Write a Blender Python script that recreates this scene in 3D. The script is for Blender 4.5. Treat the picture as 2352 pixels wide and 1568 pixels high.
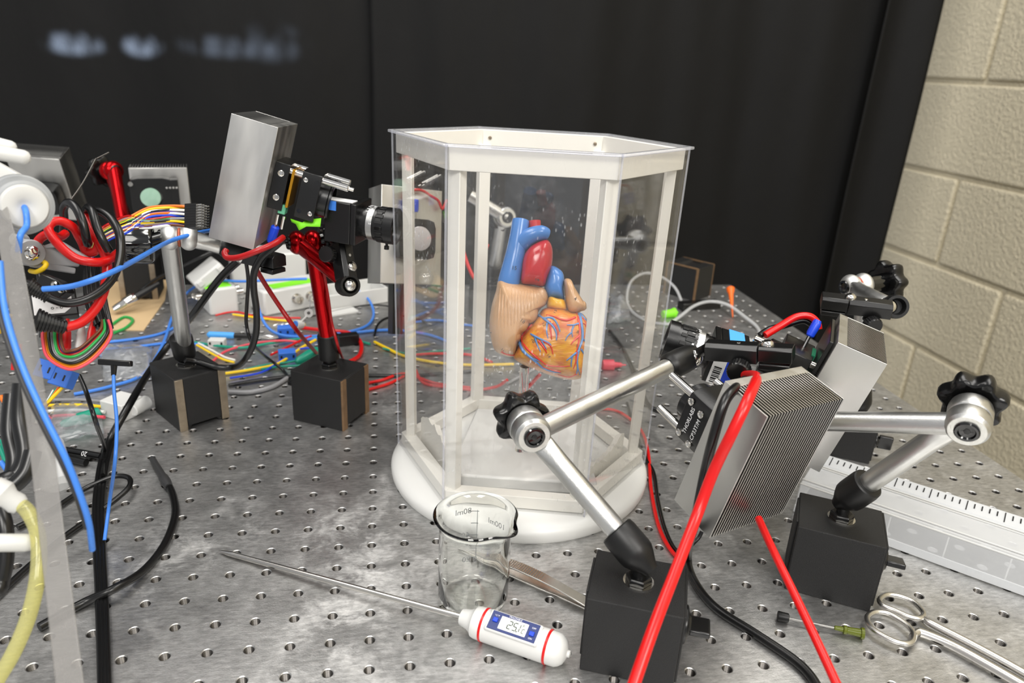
import bpy, math, random
from mathutils import Vector as V, Matrix
random.seed(7)
for _o in list(bpy.data.objects):
    bpy.data.objects.remove(_o, do_unlink=True)
SC = bpy.context.scene
COL = SC.collection
MM = 0.001
PI = math.pi

# ---------------------------------------------------------------- camera (calibrated on the 25 mm hole grid of the table)
FPX = 1685.1
CPOS = V((62.905, -357.446, 355.639))
RX = V((0.9854667, -0.1626187, 0.0490969))     # camera right
RD = V((-0.0131501, -0.3611937, -0.9323981))   # camera down
RF = V((0.1693589, 0.9182017, -0.3580828))     # camera forward
cam_d = bpy.data.cameras.new('camera')
cam = bpy.data.objects.new('camera', cam_d)
COL.objects.link(cam)
cam_d.sensor_width = 36.0
cam_d.lens = 36.0 * FPX / 2352.0
cam_d.clip_start = 0.02
cam_d.clip_end = 50
cam.matrix_world = Matrix(((RX.x, -RD.x, -RF.x, CPOS.x * MM), (RX.y, -RD.y, -RF.y, CPOS.y * MM),
                           (RX.z, -RD.z, -RF.z, CPOS.z * MM), (0, 0, 0, 1)))
cam_d.dof.use_dof = True
cam_d.dof.focus_distance = 0.545
cam_d.dof.aperture_fstop = 8.5
SC.camera = cam

# ---------------------------------------------------------------- world, ceiling lamps, exposure
SC.view_settings.view_transform = 'Standard'
SC.view_settings.look = 'None'
SC.view_settings.gamma = 1.0
SC.view_settings.exposure = 0.12
SC.view_settings.use_curve_mapping = False
W = bpy.data.worlds.new('room_air')
SC.world = W
W.use_nodes = True
W.node_tree.nodes['Background'].inputs[0].default_value = (0.97, 0.98, 1.0, 1)
W.node_tree.nodes['Background'].inputs[1].default_value = 0.50

def lamp(name, loc, size, power, col=(1.0, 0.97, 0.92)):
    d = bpy.data.lights.new(name, 'AREA')
    d.shape = 'RECTANGLE'; d.size = size[0]; d.size_y = size[1]
    d.energy = power; d.color = col
    o = bpy.data.objects.new(name, d); COL.objects.link(o)
    o.location = loc
    return o
# three rows of fluorescent troffers in the laboratory ceiling
lamp('ceiling_lamp', (-0.55, 0.35, 1.75), (0.6, 1.2), 15)
lamp('ceiling_lamp', (0.85, 0.25, 1.75), (0.6, 1.2), 15)
lamp('ceiling_lamp', (-0.55, -1.7, 1.75), (0.6, 1.2), 44)
lamp('ceiling_lamp', (0.85, -1.7, 1.75), (0.6, 1.2), 44)

def beam(loc, target, ang, squash, power, blend=0.7, col=(0.62, 0.76, 1.0)):
    """added spot lamp, broken up by noise, that throws a pale blue patch on the curtain"""
    d = bpy.data.lights.new('curtain_patch_spot', 'SPOT'); d.energy = power; d.color = col
    d.spot_size = math.radians(ang); d.spot_blend = blend; d.shadow_soft_size = 0.01
    o = bpy.data.objects.new('curtain_patch_spot', d); COL.objects.link(o)
    d.use_nodes = True; nt = d.node_tree; em = nt.nodes['Emission']
    tc = nt.nodes.new('ShaderNodeTexCoord'); n = nt.nodes.new('ShaderNodeTexNoise'); n.inputs['Scale'].default_value = 75; n.inputs['Detail'].default_value = 5; n.inputs['Roughness'].default_value = .6
    nt.links.new(tc.outputs['Normal'], n.inputs['Vector'])
    mr = nt.nodes.new('ShaderNodeMapRange'); mr.inputs['From Min'].default_value = .44; mr.inputs['From Max'].default_value = .62; mr.inputs['To Min'].default_value = 0.0; mr.inputs['To Max'].default_value = 1.3
    nt.links.new(n.outputs['Fac'], mr.inputs[0]); nt.links.new(mr.outputs[0], em.inputs['Strength'])
    o.location = loc; w = (V(target) - V(loc)).normalized()
    o.rotation_euler = w.to_track_quat('-Z', 'Y').to_euler(); o.scale = (1, squash, 1)
    return o

# ---------------------------------------------------------------- pixel helpers: a pixel and a height / a depth give a place on the bench
def ray(x, y):
    return RX * ((x - 1176) / FPX) + RD * ((y - 784) / FPX) + RF
def PZ(x, y, z=0.0):
    r = ray(x, y); return CPOS + r * ((z - CPOS.z) / r.z)
def PD(x, y, d):
    return CPOS + ray(x, y) * d
def PY(x, y, Yv):
    r = ray(x, y); return CPOS + r * ((Yv - CPOS.y) / r.y)
def P(t):
    """(x, y, z>=0) -> on the plane of that height, (x, y, -depth) -> at that depth"""
    if isinstance(t, V): return t
    return PZ(t[0], t[1], t[2]) if t[2] >= 0 else PD(t[0], t[1], -t[2])

for (_px, _py), _a, _q, _p in (((165, 97), 2.6, .34, 4200), ((325, 102), 1.8, .50, 5200), ((520, 110), 4.4, .20, 1300), ((620, 98), 3.4, .5, 600)):
    beam((-0.35, -1.5, 0.95), PY(_px, _py, 1255) * MM, _a, _q, _p)  # unseen spots added behind the viewer for the light patches on the curtain

# ---------------------------------------------------------------- materials
MATS = {}
def nodes_of(name):
    m = bpy.data.materials.new(name); m.use_nodes = True
    nt = m.node_tree
    return m, nt, nt.nodes['Principled BSDF']
def lin(c):
    return tuple(((v / 12.92) if v <= 0.04045 else ((v + 0.055) / 1.055) ** 2.4) for v in c)
def mat(name, rgb, rough=0.5, metal=0.0, bump=0.0, bscale=400.0, var=0.0, vscale=30.0, coat=0.0, spec=0.5, trans=0.0, ior=1.45, alpha=1.0, stretch=None, sheen=0.0, emit=0.0, rvar=0.0, sss=0.0):
    m, nt, b = nodes_of(name)
    c = lin(rgb)
    b.inputs['Base Color'].default_value = (*c, 1)
    b.inputs['Roughness'].default_value = rough
    b.inputs['Metallic'].default_value = metal
    b.inputs['Specular IOR Level'].default_value = spec
    b.inputs['Coat Weight'].default_value = coat
    b.inputs['Coat Roughness'].default_value = 0.08
    b.inputs['Transmission Weight'].default_value = trans
    b.inputs['IOR'].default_value = ior
    b.inputs['Alpha'].default_value = alpha
    if sheen: b.inputs['Sheen Weight'].default_value = sheen
    if sss:
        b.inputs['Subsurface Weight'].default_value = sss
        b.inputs['Subsurface Radius'].default_value = (0.004, 0.004, 0.004)
        b.inputs['Subsurface Scale'].default_value = 1.0
    L = nt.links
    if bump or var or rvar:
        tc = nt.nodes.new('ShaderNodeTexCoord')
        mp = nt.nodes.new('ShaderNodeMapping')
        L.new(tc.outputs['Object'], mp.inputs[0])
        if stretch: mp.inputs['Scale'].default_value = stretch
    if bump:
        n = nt.nodes.new('ShaderNodeTexNoise'); n.inputs['Scale'].default_value = bscale; n.inputs['Detail'].default_value = 3
        L.new(mp.outputs[0], n.inputs['Vector'])
        bp = nt.nodes.new('ShaderNodeBump'); bp.inputs['Strength'].default_value = min(1, bump); bp.inputs['Distance'].default_value = 0.0006
        L.new(n.outputs['Fac'], bp.inputs['Height']); L.new(bp.outputs[0], b.inputs['Normal'])
    if var or rvar:
        n2 = nt.nodes.new('ShaderNodeTexNoise'); n2.inputs['Scale'].default_value = vscale; n2.inputs['Detail'].default_value = 4
        L.new(mp.outputs[0], n2.inputs['Vector'])
        if var:
            mx = nt.nodes.new('ShaderNodeMix'); mx.data_type = 'RGBA'
            mx.inputs[6].default_value = (*[max(0, v * (1 - var)) for v in c], 1)
            mx.inputs[7].default_value = (*[min(1, v * (1 + var)) for v in c], 1)
            L.new(n2.outputs['Fac'], mx.inputs[0]); L.new(mx.outputs[2], b.inputs['Base Color'])
        if rvar:
            mr = nt.nodes.new('ShaderNodeMapRange')
            mr.inputs['From Min'].default_value = 0.3; mr.inputs['From Max'].default_value = 0.7
            mr.inputs['To Min'].default_value = max(0.02, rough - rvar); mr.inputs['To Max'].default_value = min(1, rough + rvar)
            L.new(n2.outputs['Fac'], mr.inputs[0]); L.new(mr.outputs[0], b.inputs['Roughness'])
    if emit:
        b.inputs['Emission Color'].default_value = (*c, 1); b.inputs['Emission Strength'].default_value = emit
    MATS[name] = m
    return m

mat('alu_satin', (0.80, 0.80, 0.79), 0.34, 1.0, bump=0.12, bscale=900, rvar=0.06, vscale=60)
mat('alu_sink', (0.84, 0.835, 0.82), 0.38, 1.0, bump=0.06, bscale=300, var=0.10, vscale=45, rvar=0.10, stretch=(1, 1, 0.25))
mat('alu_fin_shade', (0.46, 0.46, 0.46), 0.30, 1.0, bump=0.05, bscale=300)  # darker metal for fin sides: shade of the gaps put into the colour
mat('alu_dark', (0.62, 0.62, 0.61), 0.26, 1.0, bump=0.25, bscale=500, var=0.22, vscale=80, rvar=0.1)
mat('alu_turned', (0.86, 0.86, 0.84), 0.38, 1.0, bump=0.35, bscale=260, stretch=(1, 6, 6))
mat('insert_steel', (0.36, 0.35, 0.34), 0.38, 1.0)
mat('chrome', (0.86, 0.85, 0.83), 0.10, 1.0)
mat('steel_tool', (0.80, 0.79, 0.77), 0.26, 1.0, bump=0.05, bscale=300)
mat('steel_ground', (0.62, 0.57, 0.50), 0.42, 0.9, bump=0.3, bscale=400, var=0.35, vscale=120)
mat('steel_rusty', (0.55, 0.44, 0.33), 0.5, 0.7, bump=0.3, bscale=400, var=0.4, vscale=110)
mat('red_anodized', (0.66, 0.02, 0.05), 0.22, 0.85, bump=0.04, bscale=600)
mat('black_crinkle', (0.088, 0.088, 0.090), 0.50, 0.0, bump=0.75, bscale=2300, var=0.5, vscale=1500)
mat('black_anodized', (0.060, 0.060, 0.062), 0.28, 0.0, bump=0.05, bscale=800, spec=0.6)
mat('black_gloss', (0.022, 0.022, 0.024), 0.10, 0.0, coat=0.6)
mat('black_knob', (0.035, 0.035, 0.037), 0.26, 0.0)
mat('black_rubber', (0.055, 0.055, 0.056), 0.42, 0.0, bump=0.08, bscale=300)
mat('black_cable', (0.045, 0.045, 0.047), 0.30, 0.0, spec=0.6)
mat('grey_black', (0.20, 0.20, 0.205), 0.45, 0.0)
mat('red_cable', (0.80, 0.06, 0.06), 0.30, 0.0, spec=0.55)
mat('red_dark_cable', (0.62, 0.03, 0.05), 0.30, 0.0)
mat('blue_cable', (0.25, 0.50, 0.86), 0.35, 0.0)
mat('blue_deep', (0.10, 0.26, 0.80), 0.35, 0.0)
mat('blue_plug', (0.22, 0.44, 0.82), 0.4, 0.0)
mat('alu_bead', (0.90, 0.90, 0.89), 0.46, 1.0, bump=0.1, bscale=900)
mat('blue_light', (0.30, 0.64, 0.93), 0.5, 0.0)
mat('green_cable', (0.08, 0.55, 0.45), 0.35, 0.0)
mat('green_wire', (0.15, 0.60, 0.28), 0.35, 0.0)
mat('yellow_cable', (0.93, 0.78, 0.10), 0.35, 0.0)
mat('orange_cable', (0.90, 0.45, 0.12), 0.35, 0.0)
mat('white_cable', (0.88, 0.88, 0.86), 0.35, 0.0)
mat('grey_cable', (0.55, 0.55, 0.56), 0.35, 0.0)
mat('violet_cable', (0.30, 0.22, 0.55), 0.35, 0.0)
mat('pink_cable', (0.86, 0.30, 0.36), 0.35, 0.0)
mat('brown_cable', (0.40, 0.22, 0.12), 0.35, 0.0)
mat('white_print', (0.90, 0.89, 0.86), 0.48, 0.0, bump=0.12, bscale=250, var=0.03, vscale=40)
mat('white_plastic', (0.83, 0.83, 0.82), 0.34, 0.0)
mat('white_soft', (0.80, 0.80, 0.79), 0.5, 0.0)
mat('grey_plastic', (0.64, 0.65, 0.66), 0.40, 0.0)
mat('neon_tape', (0.52, 0.90, 0.16), 0.55, 0.0, bump=0.3, bscale=120)
mat('brown_paper', (0.78, 0.67, 0.51), 0.75, 0.0, bump=0.2, bscale=120, var=0.06)
mat('orange_plastic', (0.95, 0.42, 0.10), 0.35, 0.0)
mat('gold_film', (0.80, 0.58, 0.16), 0.25, 0.8)
mat('pcb_green', (0.10, 0.42, 0.30), 0.4, 0.0)
mat('term_green', (0.38, 0.68, 0.54), 0.4, 0.0)
mat('label_white', (0.93, 0.93, 0.93), 0.45, 0.0)
mat('ink', (0.06, 0.06, 0.07), 0.5, 0.0)
mat('ink_white', (0.92, 0.92, 0.92), 0.5, 0.0)
mat('lcd_grey', (0.80, 0.83, 0.80), 0.25, 0.0)
mat('panel_navy', (0.16, 0.21, 0.42), 0.35, 0.0)
mat('olive_plastic', (0.42, 0.46, 0.12), 0.2, 0.0, trans=0.35)
mat('washer_copper', (0.72, 0.36, 0.24), 0.4, 0.3)
mat('lens_glass', (0.60, 0.74, 0.66), 0.06, 0.0, coat=1.0)
mat('lens_pale', (0.74, 0.72, 0.72), 0.12, 0.0, coat=1.0)

def clear_mat(name, tint=(1, 1, 1), refl=1.0, rough=0.02, haze=0.0, hscale=30.0, hazecol=(0.85, 0.87, 0.9), scratch=0.0, base_haze=0.0, ior=1.49):
    """thin clear plastic sheet: see-through, mirror-like at the Fresnel rate, dusty and scratched"""
    m = bpy.data.materials.new(name); m.use_nodes = True
    nt = m.node_tree; L = nt.links
    nt.nodes.remove(nt.nodes['Principled BSDF'])
    out = nt.nodes['Material Output']
    tr = nt.nodes.new('ShaderNodeBsdfTransparent'); tr.inputs[0].default_value = (*tint, 1)
    gl = nt.nodes.new('ShaderNodeBsdfGlossy'); gl.inputs['Roughness'].default_value = rough; gl.inputs[0].default_value = (refl, refl, refl, 1)
    lw = nt.nodes.new('ShaderNodeLayerWeight'); lw.inputs[0].default_value = 0.5
    pw = nt.nodes.new('ShaderNodeMath'); pw.operation = 'POWER'; pw.inputs[1].default_value = 5.0; L.new(lw.outputs['Facing'], pw.inputs[0])
    f0 = ((ior - 1) / (ior + 1)) ** 2
    fr = nt.nodes.new('ShaderNodeMath'); fr.operation = 'MULTIPLY_ADD'; fr.inputs[1].default_value = 1 - f0; fr.inputs[2].default_value = f0; L.new(pw.outputs[0], fr.inputs[0])
    mx = nt.nodes.new('ShaderNodeMixShader')
    L.new(fr.outputs[0], mx.inputs[0]); L.new(tr.outputs[0], mx.inputs[1]); L.new(gl.outputs[0], mx.inputs[2])
    last = mx
    if haze or scratch or base_haze:
        df = nt.nodes.new('ShaderNodeBsdfDiffuse'); df.inputs[0].default_value = (*hazecol, 1)
        tc = nt.nodes.new('ShaderNodeTexCoord')
        mp = nt.nodes.new('ShaderNodeMapping'); L.new(tc.outputs['Object'], mp.inputs[0])
        n = nt.nodes.new('ShaderNodeTexNoise'); n.inputs['Scale'].default_value = hscale; n.inputs['Detail'].default_value = 8; n.inputs['Roughness'].default_value = 0.75
        L.new(mp.outputs[0], n.inputs['Vector'])
        mr = nt.nodes.new('ShaderNodeMapRange'); mr.inputs['From Min'].default_value = 0.52; mr.inputs['From Max'].default_value = 0.80
        mr.inputs['To Min'].default_value = base_haze; mr.inputs['To Max'].default_value = base_haze + haze
        L.new(n.outputs['Fac'], mr.inputs[0])
        fac = mr.outputs[0]
        if scratch:
            vo = nt.nodes.new('ShaderNodeTexVoronoi'); vo.inputs['Scale'].default_value = 260
            mp2 = nt.nodes.new('ShaderNodeMapping'); mp2.inputs['Scale'].default_value = (1, 1, 0.45); L.new(tc.outputs['Object'], mp2.inputs[0])
            L.new(mp2.outputs[0], vo.inputs['Vector'])
            sp = nt.nodes.new('ShaderNodeMapRange'); sp.inputs['From Min'].default_value = 0.10; sp.inputs['From Max'].default_value = 0.20
            sp.inputs['To Min'].default_value = scratch; sp.inputs['To Max'].default_value = 0.0
            L.new(vo.outputs['Distance'], sp.inputs[0])
            ng = nt.nodes.new('ShaderNodeTexNoise'); ng.inputs['Scale'].default_value = 14; L.new(tc.outputs['Object'], ng.inputs['Vector'])
            gm = nt.nodes.new('ShaderNodeMapRange'); gm.inputs['From Min'].default_value = 0.54; gm.inputs['From Max'].default_value = 0.70
            L.new(ng.outputs['Fac'], gm.inputs[0])
            ml = nt.nodes.new('ShaderNodeMath'); ml.operation = 'MULTIPLY'; L.new(sp.outputs[0], ml.inputs[0]); L.new(gm.outputs[0], ml.inputs[1])
            ad = nt.nodes.new('ShaderNodeMath'); ad.operation = 'ADD'; ad.use_clamp = True; L.new(fac, ad.inputs[0]); L.new(ml.outputs[0], ad.inputs[1])
            fac = ad.outputs[0]
        mh = nt.nodes.new('ShaderNodeMixShader')
        L.new(fac, mh.inputs[0]); L.new(last.outputs[0], mh.inputs[1]); L.new(df.outputs[0], mh.inputs[2])
        last = mh
    L.new(last.outputs[0], out.inputs[0])
    MATS[name] = m
    return m
clear_mat('acrylic', (0.985, 0.985, 0.985), 0.9, 0.03, haze=0.06, hscale=22, scratch=0.45, base_haze=0.006)
clear_mat('acrylic_edge', (0.93, 0.93, 0.97), 1.0, 0.05, base_haze=0.18, haze=0.1)
clear_mat('pp_clear', (0.96, 0.97, 0.98), 0.6, 0.18, base_haze=0.50, haze=0.10, hscale=8, hazecol=(0.72, 0.73, 0.74))
clear_mat('bag_film', (0.93, 0.94, 0.95), 0.9, 0.15, base_haze=0.10, haze=0.30, hscale=30)
clear_mat('tube_clear', (0.93, 0.93, 0.93), 0.9, 0.06, base_haze=0.40, haze=0.05, hazecol=(0.70, 0.71, 0.72))
clear_mat('tube_yellow', (0.93, 0.90, 0.50), 0.9, 0.06, base_haze=0.30, haze=0.05, hazecol=(0.72, 0.70, 0.36))
clear_mat('bar_clear', (0.80, 0.79, 0.77), 0.8, 0.12, base_haze=0.42, haze=0.15, hscale=12, hazecol=(0.36, 0.35, 0.34))
def glass_mat(name, col=(1, 1, 1)):
    m, nt, b = nodes_of(name)
    b.inputs['Base Color'].default_value = (*col, 1); b.inputs['Roughness'].default_value = 0.0
    b.inputs['Transmission Weight'].default_value = 1.0; b.inputs['IOR'].default_value = 1.47
    MATS[name] = m
glass_mat('beaker_glass', (0.985, 0.995, 0.975))
glass_mat('rod_glass', (0.98, 0.98, 0.98))

# ---------------------------------------------------------------- mesh builder (millimetres)
ORI = {}
def frame(axis, hint=V((0, 0, 1))):
    w = V(axis).normalized()
    if abs(w.dot(hint)) > 0.97: hint = V((1, 0, 0))
    u = hint.cross(w).normalized(); v = w.cross(u)
    return u, v, w
def smooth_path(pts, sub=6, closed=False):
    n = len(pts)
    if n < 3: return [V(p) for p in pts]
    out = []
    rng = range(n) if closed else range(n - 1)
    for i in rng:
        if closed: p0, p1, p2, p3 = pts[(i - 1) % n], pts[i], pts[(i + 1) % n], pts[(i + 2) % n]
        else: p0, p1, p2, p3 = pts[max(0, i - 1)], pts[i], pts[i + 1], pts[min(n - 1, i + 2)]
        for k in range(sub):
            t = k / sub
            out.append(0.5 * ((2 * p1) + (p2 - p0) * t + (2 * p0 - 5 * p1 + 4 * p2 - p3) * t * t + (3 * p1 - p0 - 3 * p2 + p3) * t ** 3))
    if not closed: out.append(V(pts[-1]))
    return out

class MB:
    def __init__(self): self.v = []; self.f = []
    def add(self, vs, fs):
        b = len(self.v); self.v += [V(p) for p in vs]; self.f += [tuple(b + i for i in f) for f in fs]; return self
    def box(self, c, s, ax=None):
        c = V(c); ax = ax or (V((1, 0, 0)), V((0, 1, 0)), V((0, 0, 1)))
        vs = [c + V(ax[0]) * (s[0] * i) + V(ax[1]) * (s[1] * j) + V(ax[2]) * (s[2] * k) for k in (-.5, .5) for j in (-.5, .5) for i in (-.5, .5)]
        return self.add(vs, [(0, 2, 3, 1), (4, 5, 7, 6), (0, 1, 5, 4), (2, 6, 7, 3), (0, 4, 6, 2), (1, 3, 7, 5)])
    def boxb(self, a, b):
        a = V(a); b = V(b); return self.box((a + b) / 2, b - a)
    def lathe(self, o, axis, prof, n=20, cap=True, hint=V((0, 0, 1)), sx=1.0):
        o = V(o); u, v, w = frame(axis, hint); vs = []; fs = []
        for h, r in prof:
            for i in range(n):
                a = 2 * PI * i / n; vs.append(o + w * h + u * (r * sx * math.cos(a)) + v * (r * math.sin(a)))
        m = len(prof)
        for j in range(m - 1):
            for i in range(n):
                i2 = (i + 1) % n; fs.append((j * n + i, j * n + i2, (j + 1) * n + i2, (j + 1) * n + i))
        if cap: fs.append(tuple(range(n - 1, -1, -1))); fs.append(tuple((m - 1) * n + i for i in range(n)))
        return self.add(vs, fs)
    def cyl(self, p0, p1, r0, r1=None, n=16, cap=True):
        p0 = V(p0); p1 = V(p1); return self.lathe(p0, p1 - p0, [(0, r0), ((p1 - p0).length, r0 if r1 is None else r1)], n, cap)
    def tube(self, pts, r, n=8, closed=False, sub=6, flat=1.0, raw=False):
        pts = [V(p) for p in pts]
        path = pts if raw else smooth_path(pts, sub, closed)
        m = len(path); vs = []; fs = []; prev = None
        for i in range(m):
            if closed: t = path[(i + 1) % m] - path[i - 1]
            else: t = path[min(m - 1, i + 1)] - path[max(0, i - 1)]
            if t.length < 1e-9: t = V((0, 0, 1))
            t.normalize()
            if prev is None: u, v, _ = frame(t)
            else:
                u = prev - t * prev.dot(t)
                if u.length < 1e-6: u, v, _ = frame(t)
                u.normalize(); v = t.cross(u)
            prev = u
            rr = r(i / (m - 1)) if callable(r) else r
            for k in range(n):
                a = 2 * PI * k / n; vs.append(path[i] + u * (rr * math.cos(a)) + v * (rr * flat * math.sin(a)))
        for i in range(m if closed else m - 1):
            j = (i + 1) % m
            for k in range(n):
                k2 = (k + 1) % n; fs.append((i * n + k, i * n + k2, j * n + k2, j * n + k))
        if not closed: fs.append(tuple(range(n - 1, -1, -1))); fs.append(tuple((m - 1) * n + k for k in range(n)))
        return self.add(vs, fs)
    def prism(self, poly, o, u, v, w, depth):
        o = V(o); n = len(poly); vs = [o + V(u) * a + V(v) * b + V(w) * d for d in (0, depth) for a, b in poly]
        fs = [tuple(range(n - 1, -1, -1)), tuple(range(n, 2 * n))] + [(i, (i + 1) % n, n + (i + 1) % n, n + i) for i in range(n)]
        return self.add(vs, fs)
    def ell(self, c, r, ax=None, nu=16, nv=10):
        c = V(c); ax = ax or (V((1, 0, 0)), V((0, 1, 0)), V((0, 0, 1)))
        if not hasattr(r, '__len__'): r = (r, r, r)
        vs = [c + V(ax[2]) * r[2]]; fs = []
        for j in range(1, nv):
            p = PI * j / nv
            for i in range(nu):
                a = 2 * PI * i / nu
                vs.append(c + V(ax[0]) * (r[0] * math.sin(p) * math.cos(a)) + V(ax[1]) * (r[1] * math.sin(p) * math.sin(a)) + V(ax[2]) * (r[2] * math.cos(p)))
        vs.append(c - V(ax[2]) * r[2]); last = len(vs) - 1
        for i in range(nu):
            i2 = (i + 1) % nu; fs.append((0, 1 + i, 1 + i2)); fs.append((last, 1 + (nv - 2) * nu + i2, 1 + (nv - 2) * nu + i))
            for j in range(nv - 2): fs.append((1 + j * nu + i, 1 + (j + 1) * nu + i, 1 + (j + 1) * nu + i2, 1 + j * nu + i2))
        return self.add(vs, fs)
    def mesh(self, name, m, org=V((0, 0, 0)), ang=35):
        me = bpy.data.meshes.new(name)
        me.from_pydata([(p - org) * MM for p in self.v], [], self.f); me.validate(); me.update()
        import bmesh
        bm = bmesh.new(); bm.from_mesh(me); bmesh.ops.recalc_face_normals(bm, faces=bm.faces); bm.to_mesh(me); bm.free()
        for p in me.polygons: p.use_smooth = True
        me.set_sharp_from_angle(angle=math.radians(ang))
        if m: me.materials.append(MATS[m] if isinstance(m, str) else m)
        return me
    def build(self, name, m, parent=None, bevel=0.0, ang=35, org=None, seg=2):
        o_ = ORI.get(parent, V((0, 0, 0))) if parent else (V(org) if org is not None else V((0, 0, 0)))
        ob = bpy.data.objects.new(name, self.mesh(name, m, o_, ang)); COL.objects.link(ob)
        ORI[ob] = o_
        if parent: ob.parent = parent
        else: ob.location = o_ * MM
        if bevel:
            md = ob.modifiers.new('edge', 'BEVEL'); md.width = bevel * MM; md.segments = seg; md.limit_method = 'ANGLE'; md.angle_limit = math.radians(40); md.harden_normals = False
        return ob

def tag(o, label, cat, group=None):
    o['label'] = label; o['category'] = cat
    if group: o['group'] = group
    return o
def thing(name, label, cat, loc=(0, 0, 0), group=None, axes=None):
    o = bpy.data.objects.new(name, None); COL.objects.link(o); o.empty_display_size = 0.01
    loc = V(loc)
    if axes:
        a, b, c = [V(x).normalized() for x in axes]
        o.matrix_world = Matrix(((a.x, b.x, c.x, loc.x * MM), (a.y, b.y, c.y, loc.y * MM), (a.z, b.z, c.z, loc.z * MM), (0, 0, 0, 1)))
        ORI[o] = V((0, 0, 0))
    else:
        o.location = loc * MM; ORI[o] = loc
    return tag(o, label, cat, group)
def struct(o):
    o['kind'] = 'structure'; return o
def share(mesh, name, parent, loc=(0, 0, 0)):
    o = bpy.data.objects.new(name, mesh); COL.objects.link(o); o.parent = parent; o.location = V(loc) * MM; return o
def text(name, s, size, o, u, v, m, parent, depth=0.0, align='CENTER'):
    """flat lettering: baseline direction u, up direction v, o = centre"""
    cu = bpy.data.curves.new(name, 'FONT'); cu.body = s; cu.size = 1.0; cu.align_x = align; cu.align_y = 'CENTER'; cu.resolution_u = 3; cu.extrude = depth
    tmp = bpy.data.objects.new(name + '_c', cu); COL.objects.link(tmp)
    dg = bpy.context.evaluated_depsgraph_get(); dg.update()
    me = bpy.data.meshes.new_from_object(tmp.evaluated_get(dg))
    bpy.data.objects.remove(tmp, do_unlink=True)
    u = V(u).normalized() * size; v = V(v).normalized() * size; w = u.cross(v); o = V(o); og = ORI.get(parent, V((0, 0, 0)))
    for vt in me.vertices:
        p = o + u * vt.co.x + v * vt.co.y + w.normalized() * (vt.co.z)
        vt.co = (p - og) * MM
    me.materials.clear(); me.materials.append(MATS[m])
    ob = bpy.data.objects.new(name, me); COL.objects.link(ob); ob.parent = parent; ORI[ob] = og
    return ob
def cable(name, pts, r, m, label, cat='cable', group=None, n=8, sub=7, flat=1.0):
    pp = [P(t) for t in pts]
    return tag(MB().tube(pp, r, n, sub=sub, flat=flat).build(name, m, None, org=pp[0], ang=60), label, cat, group)
def sub_cable(name, pts, r, m, parent, n=8, sub=6, flat=1.0):
    return MB().tube([P(t) for t in pts], r, n, sub=sub, flat=flat).build(name, m, parent, ang=60)
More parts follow.
